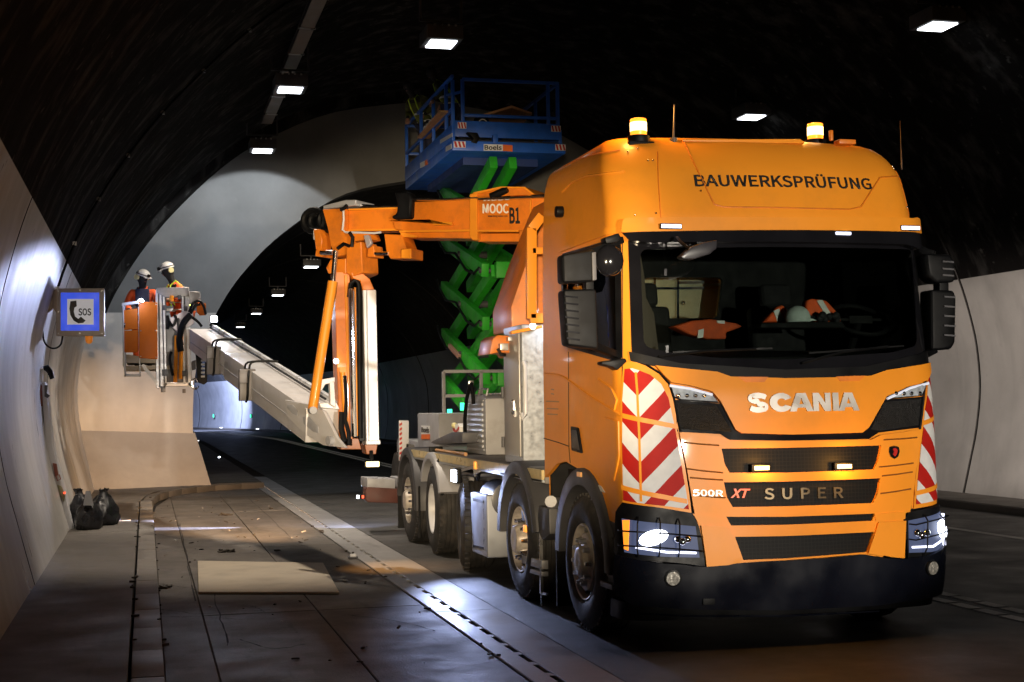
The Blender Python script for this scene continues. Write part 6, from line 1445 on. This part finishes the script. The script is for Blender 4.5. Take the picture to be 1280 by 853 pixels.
q = MB(); q.box((4.9, 22.0, 1.70), (.16, .06, .12)); q.build('green_lamp', E_GREEN, SL)
for x in (4.45, 6.75):
    for y in (22.4, 25.1): q = MB(); q.cyl((x-.15, y, .45), (x+.15, y, .45), .45, 26); q.build('wheel', RUBBER, SL, bev=.03)
# ================================================================== people
def skin_obj(name, joints, edges, m, parent, sub=2, root=0):
    """joints: list of (xyz, radius) ; one connected skin surface"""
    me = bpy.data.meshes.new(name); off = rootloc(parent)
    me.from_pydata([Vector(j[0])-off for j in joints], edges, []); me.materials.append(m)
    o = bpy.data.objects.new(name, me); _link(o, parent)
    sk = o.modifiers.new('skin', 'SKIN'); sk.use_smooth_shade = True; sk.branch_smoothing = .6
    ss = o.modifiers.new('sub', 'SUBSURF'); ss.levels = sub; ss.render_levels = sub
    lay = me.skin_vertices[0] if me.skin_vertices else None
    if lay is None:
        bpy.context.view_layer.objects.active = o; bpy.ops.mesh.customdata_skin_add(); lay = me.skin_vertices[0]
    for i, j in enumerate(joints):
        r = j[1]; lay.data[i].radius = r if isinstance(r, tuple) else (r, r); lay.data[i].use_root = (i == root)
    return o
def person(label, base, face, k=1.0, lean=0.15, armL=None, armR=None, jacket=HIVIS, sleeves=None, helmet=True, hood=None, chest=None, head_turn=0.0, nod=0.25, group=None, yellow=False, harness=False):
    """base: point between the feet; face: heading the figure looks to (angle from +x); arm: hand target in body axes (side, forward, up)"""
    base = Vector(base); f = Vector((math.cos(face), math.sin(face), 0)); s = Vector((f.y, -f.x, 0)); u = Vector((0, 0, 1))   # s = the figure's right
    t = thing('person', label, 'person', base, group)
    L_ = lambda a, b, c: base+(s*a+f*b+u*c)*k
    ln = lambda h: math.sin(lean)*(h-.95)                     # trunk leans forward above the hips
    sh_z = 1.42; hand = {}
    J = [(L_(0, 0, .95), (.15, .11)), (L_(0, ln(1.15), 1.13), (.14, .10)), (L_(0, ln(1.35), 1.32), (.165, .11)), (L_(0, ln(1.45), 1.43), (.10, .08)), (L_(0, ln(1.5)+.02, 1.50), .055), (L_(0, ln(1.55)+.05, 1.58), .075), (L_(0, ln(1.6)+.055, 1.67), .092), (L_(0, ln(1.6)+.05, 1.74), .075)]
    E = [(0, 1), (1, 2), (2, 3), (3, 4), (4, 5), (5, 6), (6, 7)]
    jk = [(L_(0, 0, .88), (.175, .135)), (L_(0, ln(1.1), 1.08), (.165, .125)), (L_(0, ln(1.3), 1.28), (.19, .13)), (L_(0, ln(1.43), 1.42), (.14, .10)), (L_(0, ln(1.5)+.01, 1.49), .075)]
    jE = [(0, 1), (1, 2), (2, 3), (3, 4)]
    for sg, tgt in ((-1, armL or (-.26, .30, 1.05)), (1, armR or (.26, .30, 1.05))):
        sh = L_(sg*.20, ln(1.42), 1.40); hd = L_(tgt[0], tgt[1], tgt[2]); d = hd-sh; up_l, fo = .30*k, .27*k
        dl = min(d.length, (up_l+fo)*.985); d.normalize(); hd = sh+d*dl; a = (up_l**2-fo**2+dl**2)/(2*dl); hgt = math.sqrt(max(0, up_l**2-a*a))
        pole = (-u*.8-f*.4+s*sg*.5); pole = (pole-d*pole.dot(d)).normalized(); el = sh+d*a+pole*hgt
        b = len(J); J += [(sh, .062), (el, .045), (hd, .032)]; E += [(2, b), (b, b+1), (b+1, b+2)]
        b = len(jk); jk += [(sh, .088), ((sh+el)/2, .075), (el, .068), (hd+(el-hd)*.18, .052)]; jE += [(2, b), (b, b+1), (b+1, b+2), (b+2, b+3)]
        hand[sg] = (hd, (hd-el).normalized())
    for sg in (-1, 1):
        b = len(J); J += [(L_(sg*.10, 0, .90), .095), (L_(sg*.11, .02, .50), .062), (L_(sg*.11, -.01, .09), .042), (L_(sg*.12, .14, .04), .038)]; E += [(0, b), (b, b+1), (b+1, b+2), (b+2, b+3)]
    body = skin_obj('body', J, E, hood or SKIN, t, 2)
    jo = skin_obj('jacket', jk, jE, jacket, t, 2)
    tj = [(L_(0, 0, .96), (.165, .125))]; tE = []
    for sg in (-1, 1): b = len(tj); tj += [(L_(sg*.10, 0, .88), .115), (L_(sg*.11, .02, .50), .085), (L_(sg*.11, -.01, .12), .072)]; tE += [(0, b), (b, b+1), (b+1, b+2)]
    skin_obj('trousers', tj, tE, jacket if not yellow else NAVY, t, 2)
    for sg in (-1, 1):
        q = MB(); q.ball(L_(sg*.115, .06, .05), .085*k, (1, 1, .62), 12, Matrix.Rotation(face, 3, 'Z') @ Matrix.Diagonal((1.6, .62, 1))); q.build('boot', BLACKP, t)
        hd, dr_ = hand[sg]; lat = dr_.cross(u).normalized(); nrm = lat.cross(dr_)
        q = MB(); q.ball(hd+dr_*.045*k, .042*k, (1, 1, 1), 10); q.build('hand', NAVY if chest else SKIN, t)
        hobj = COL.objects[-1] if False else None
        for fi, (o_, ll) in enumerate(((-.030, .065), (-.010, .078), (.010, .074), (.028, .058), (-.042, .05))):
            q = MB(); b0_ = hd+dr_*.07*k+lat*o_*k*sg; q.tube([b0_, b0_+dr_*ll*.5*k+lat*(.02*sg*(-1) if fi == 4 else 0), b0_+dr_*ll*.85*k-nrm*.02*k, b0_+dr_*ll*k-nrm*.045*k], [.010*k, .010*k, .009*k, .007*k], 6); q.build('finger', NAVY if chest else SKIN, t)
    # head: hood, face features, helmet
    hc = L_(0, ln(1.6)+.055, 1.66); hf = (Matrix.Rotation(head_turn, 3, 'Z') @ f); hf = (hf*math.cos(nod)-u*math.sin(nod)).normalized(); hs = hf.cross(u).normalized(); hu = hs.cross(hf)
    rot = Matrix((hs, hf, hu)).transposed()
    q = MB(); q.ball(hc, .105*k, (.88, 1.02, 1.15), 18, rot); q.build('hood' if hood else 'head', hood or SKIN, t)
    q = MB(); q.ball(hc+hf*.108*k-hu*.012*k, .016*k, (.8, 1, 1.4), 8, rot); q.build('nose', hood or SKIN, t)
    for sg in (-1, 1): q = MB(); q.ball(hc+hf*.094*k+hs*sg*.034*k+hu*.022*k, .013*k, (1.2, .6, .7), 8, rot); q.build('eye', mat('eye_dark', (.06, .05, .05), .3), t)
    q = MB(); q.ball(hc+hf*.098*k-hu*.05*k, .02*k, (1.2, .4, .35), 8, rot); q.build('mouth', mat('lips', (.25, .08, .07), .5), t)
    if helmet:
        q = MB(); prof = [(.0, .128), (.03, .127), (.065, .112), (.095, .082), (.115, .045), (.121, .0)]
        q.lathe(hc+hu*.045*k, hu, [(a*k, b*k) for a, b in prof], 22); rim_ = hc+hu*.045*k
        q.beam(rim_+hf*.10*k, rim_+hf*.165*k-hu*.01*k, .17*k, .012*k, up=hu)
        he = q.build('helmet', HELMET, t, recalc=True)
        q = MB(); q.cyl(rim_+hf*.125*k+hu*.035*k, rim_+hf*.165*k+hu*.035*k, .028*k, 10); q.tube([rim_+(hf*math.cos(a)+hs*math.sin(a))*.130*k+hu*.03*k for a in np.linspace(0, 6.28, 22)], .008*k, 5); q.build('head_lamp', BLACKP, he)
        for sg in (-1, 1):
            q = MB(); q.cyl(hc+hs*sg*.10*k-hf*.02*k, hc+hs*sg*.15*k-hf*.02*k, .045*k, 14); q.build('ear_defender', SCREENY, he)
    # bands
    def band(a, b, w_, m_, name, off=.012): q = MB(); q.tube([a, (a+b)/2, b], w_, 6); q.build(name, m_, jo)
    front = lambda x, h, d=.145: L_(x, ln(h)+d, h); back = lambda x, h, d=.135: L_(x, ln(h)-d, h)
    for x in (-.10, .10):
        q = MB(); q.tube([front(x, 1.05, .135), front(x, 1.25, .142), front(x, 1.40, .105), L_(x, ln(1.45), 1.485), back(x, 1.40, .10), back(x, 1.2, .138), back(x, 1.02, .135)], .012, 6); q.build('shoulder_band', mat('lime_band', (.55, .80, .05), .6) if not harness else NAVY, jo)
    for h in (.98, 1.12):
        q = MB(); q.tube([L_(math.sin(a)*.185, ln(h)+math.cos(a)*.145, h) for a in np.linspace(0, 6.28, 22)], .022, 6); q.build('waist_band', REFLECT, jo)
    if harness:
        q = MB(); q.box(front(0, 1.28, .155), (.26*k, .10*k, .34*k), face-R(90)); q.build('chest_harness', NAVY, jo, bev=.03)
    if chest:
        c = front(.02, 1.20, .23); q = MB(); q.cyl(c-f*.05, c, .06, 14); lo = q.build('chest_lamp', BLACKP, jo); q = MB(); q.cyl(c, c+f*.012, .05, 14); q.build('lamp_lens', E_COOL, lo)
    return t
G3 = 'workers in the basket'
person('worker in navy and orange with white helmet and glowing chest lamp, left side of basket', (-.03, 24.05, 2.425), R(-95), .87, .20, (-.28, .38, 1.05), (.22, .40, 1.02), HIVIS, chest=True, harness=True, hood=BALA, head_turn=R(50), nod=.35, group=G3)
person('worker in bright orange jacket and white helmet behind the basket mast, facing left', (.60, 24.1, 2.42), R(-165), .95, .32, (-.24, .30, 1.15), (.25, .30, 1.1), HIVIS, hood=BALA, nod=.3, group=G3)
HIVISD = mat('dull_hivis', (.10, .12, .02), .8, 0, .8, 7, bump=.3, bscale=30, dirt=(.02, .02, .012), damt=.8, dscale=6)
G4 = 'workers on the blue platform'
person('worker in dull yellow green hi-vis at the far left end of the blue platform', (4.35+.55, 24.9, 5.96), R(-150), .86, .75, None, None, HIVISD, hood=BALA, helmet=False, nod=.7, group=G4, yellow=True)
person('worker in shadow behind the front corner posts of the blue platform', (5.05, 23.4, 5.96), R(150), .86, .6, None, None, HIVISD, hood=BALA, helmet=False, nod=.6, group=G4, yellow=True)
# ================================================================== loose things on the platform, the bed and in the cab
def plank(pts, m_, label, name='plank', cat='plank'):
    q = MB(); q.beam(pts[0], pts[1], pts[2], pts[3]); return tag(q.build(name, m_, bev=.004, seg=1), label, cat)
q = MB(); q.prism([(5.30, 22.2, 6.38), (5.75, 22.1, 6.52), (6.15, 22.3, 6.46), (6.2, 23.2, 6.46), (5.3, 23.2, 6.38)], (0, 0, .04)); tag(q.build('board', WOOD, bev=.004, seg=1), 'reddish wooden board leaning on the front rail of the blue platform', 'board')
plank(((4.66, 22.1, 6.42), (4.72, 24.3, 6.40), .22, .03), WOOD, 'wooden plank lying along the left rail of the blue platform')
tt = thing('tool_crate', 'row of small pale tool boxes on the plank at the blue platform rail', 'box', (4.7, 23.5, 6.42))
for k in range(5): q = MB(); q.box((4.69, 22.9+.24*k, 6.47), (.10, .13, .09)); q.build('tool_box', LGREY, tt, bev=.01)
ck = thing('helmet_bag', 'dark round tool bag with pale strap standing on the blue platform deck', 'bag', (5.35, 22.3, 5.96))
q = MB(); q.ball((5.3, 22.35, 6.28), .14, (1, .8, 1.2), 14); q.build('sack', BLACKP, ck); q = MB(); q.tube([(5.3+.08*math.cos(a), 22.23, 6.24+.1*math.sin(a)) for a in np.linspace(0, 6.28, 16)], .010, 5); q.build('strap', LGREY, ck)
# bed: wedge, hammer, striped barrier lamp, hoses
wg = thing('wheel_wedge', 'grey black wedge block on the edge of the truck bed', 'wedge', onX(545, 553, 3.4))
q = MB(); q.prism([onX(*p, 3.36) for p in ((538, 554), (541, 551), (564, 540.5), (578, 541), (578, 554), (545, 556))], (.3, 0, 0)); q.build('block', DGREY, wg, bev=.01)
hm = thing('hammer', 'wooden handled hammer lying on the edge of the truck bed', 'hammer', onX(560, 556, 3.3))
q = MB(); a, b_ = onX(545, 555.5, 3.32), onX(582, 556.5, 3.32); a.z = b_.z = 1.205; q.tube([a, a+(b_-a)*.5, b_], [.018, .016, .022], 8); q.build('handle', WOOD, hm); q = MB(); q.box(a+Vector((0, .02, .01)), (.16, .07, .06)); q.build('head', BLACKP, hm, bev=.01)
bl2 = thing('warning_light', 'small red and white striped barrier light standing on the truck bed', 'warning light', onX(571, 551, 3.55))
wp = Plane((3.52, 0, 0), (0, -1, 0))
q = MB(); q.prism([wp.P(*p) for p in ((566, 531), (572, 529.5), (574.5, 534), (574, 551), (571.5, 551), (571, 543), (562, 545), (561, 542), (566, 540))], (.08, 0, 0)); q.build('body', WHITEP, bl2, bev=.008)
for pts in (((566.5, 534), (570, 538.5), (570, 541.5), (566.5, 538)), ((570, 538.5), (574, 533.5), (574, 537), (570, 541.5)), ((572, 545), (574, 544), (574, 548), (572, 549))):
    q = MB(); q.prism([wp.P(*p, .006) for p in pts], (.006, 0, 0)); q.build('red_stripe', REDW, bl2)
q = MB(); q.ball(wp.P(568, 532), .035, n=10); q.build('lens', SCREENY, bl2)
hs_t = thing('tripod', 'tall black folded tripod standing on the truck bed beside the grey cooler box', 'tripod', onX(582, 550, 3.5))
tp_ = Plane((3.5, 0, 0), (0, -1, 0))
q = MB(); q.tube([tp_.P(*p) for p in ((588, 479), (583, 500), (581, 525), (581, 550))], .022, 7); q.build('leg', BLACKP, hs_t); q = MB(); q.tube([tp_.P(*p) for p in ((589, 479), (591, 492), (592, 505))], .022, 7); q.build('leg', BLACKP, hs_t); q = MB(); q.box(tp_.P(588.5, 478.5), (.06, .06, .05)); q.build('head', STEEL, hs_t, bev=.01)
# in the cab
def cloth(name, pts, y, dy, m_, label, cat, stripes=()):
    t = thing(name, label, cat, onY(*pts[0], y))
    q = MB(); q.prism([onY(*p, y) for p in pts], (0, dy, 0)); q.build('fabric', m_, t, bev=.035, seg=3)
    for s_ in stripes: q = MB(); q.prism([onY(*p, y-.012) for p in s_], (0, .02, 0)); q.build('reflective_band', REFLECT, t)
cloth('safety_jacket', [(955, 403), (962, 395), (972, 384), (979, 381), (984, 386), (986, 403)], 9.98, .10, HIVIS, 'orange safety jacket behind the pale cap on the dashboard, left half', 'jacket', [[(967, 389), (974, 386), (980, 400), (972, 402)]])
cloth('safety_jacket', [(1006, 398), (1009, 376), (1015, 373), (1034, 376), (1045, 388), (1053, 402), (1040, 403), (1020, 402)], 9.99, .10, HIVIS, 'orange safety jacket with grey band right of the pale cap in the cab', 'jacket', [[(1021, 376), (1028, 375), (1038, 391), (1032, 394)]])
cloth('work_vest', [(842, 408), (866, 401), (890, 399), (920, 404), (930, 408), (908, 416), (909, 424), (885, 424), (862, 418)], 10.0, .16, mat('vest_dark_orange', (.60, .09, .02), .8, 0, .2, 12), 'crumpled dark orange work vest on the left of the dashboard', 'vest', [[(873, 413), (880, 411), (879, 422), (872, 423)], [(896, 401), (906, 401), (906, 405), (897, 404)]])
cp_ = thing('cap', 'pale mint baseball cap lying on the dashboard shelf', 'cap', onY(998, 402, 9.85))
q = MB(); c = onY(997, 398, 9.84); q.ball(c, .10, (.98, .98, .95), 20); bmesh.ops.bisect_plane(q.bm, geom=q.bm.verts[:]+q.bm.edges[:]+q.bm.faces[:], plane_co=c+Vector((0, 0, -.03)), plane_no=(0, 0, -1), clear_outer=True); q.cap(); q.build('crown', CAPM, cp_); q = MB(); q.prism([onY(*p, 9.78) for p in ((1004, 399), (1016, 398), (1022, 401), (1008, 402.5))], (0, .12, 0)); q.build('peak', CAPM, cp_, bev=.008)
q = MB(); q.box(c+Vector((.09, -.03, -.0)), (.06, .04, .04)); q.build('strap', BLACKP, cp_, bev=.01)
gl = thing('work_glove', 'dark knobbly work glove on the dashboard right of the cap', 'glove', onY(1036, 400, 9.9))
rg_ = random.Random(4); q = MB()
for k in range(14): q.ball(onY(1024+rg_.uniform(0, 24), 397+rg_.uniform(-3, 4), 9.86+rg_.uniform(0, .1)), rg_.uniform(.02, .035), n=8)
q.build('fabric', BALA, gl)['kind'] = 'stuff'
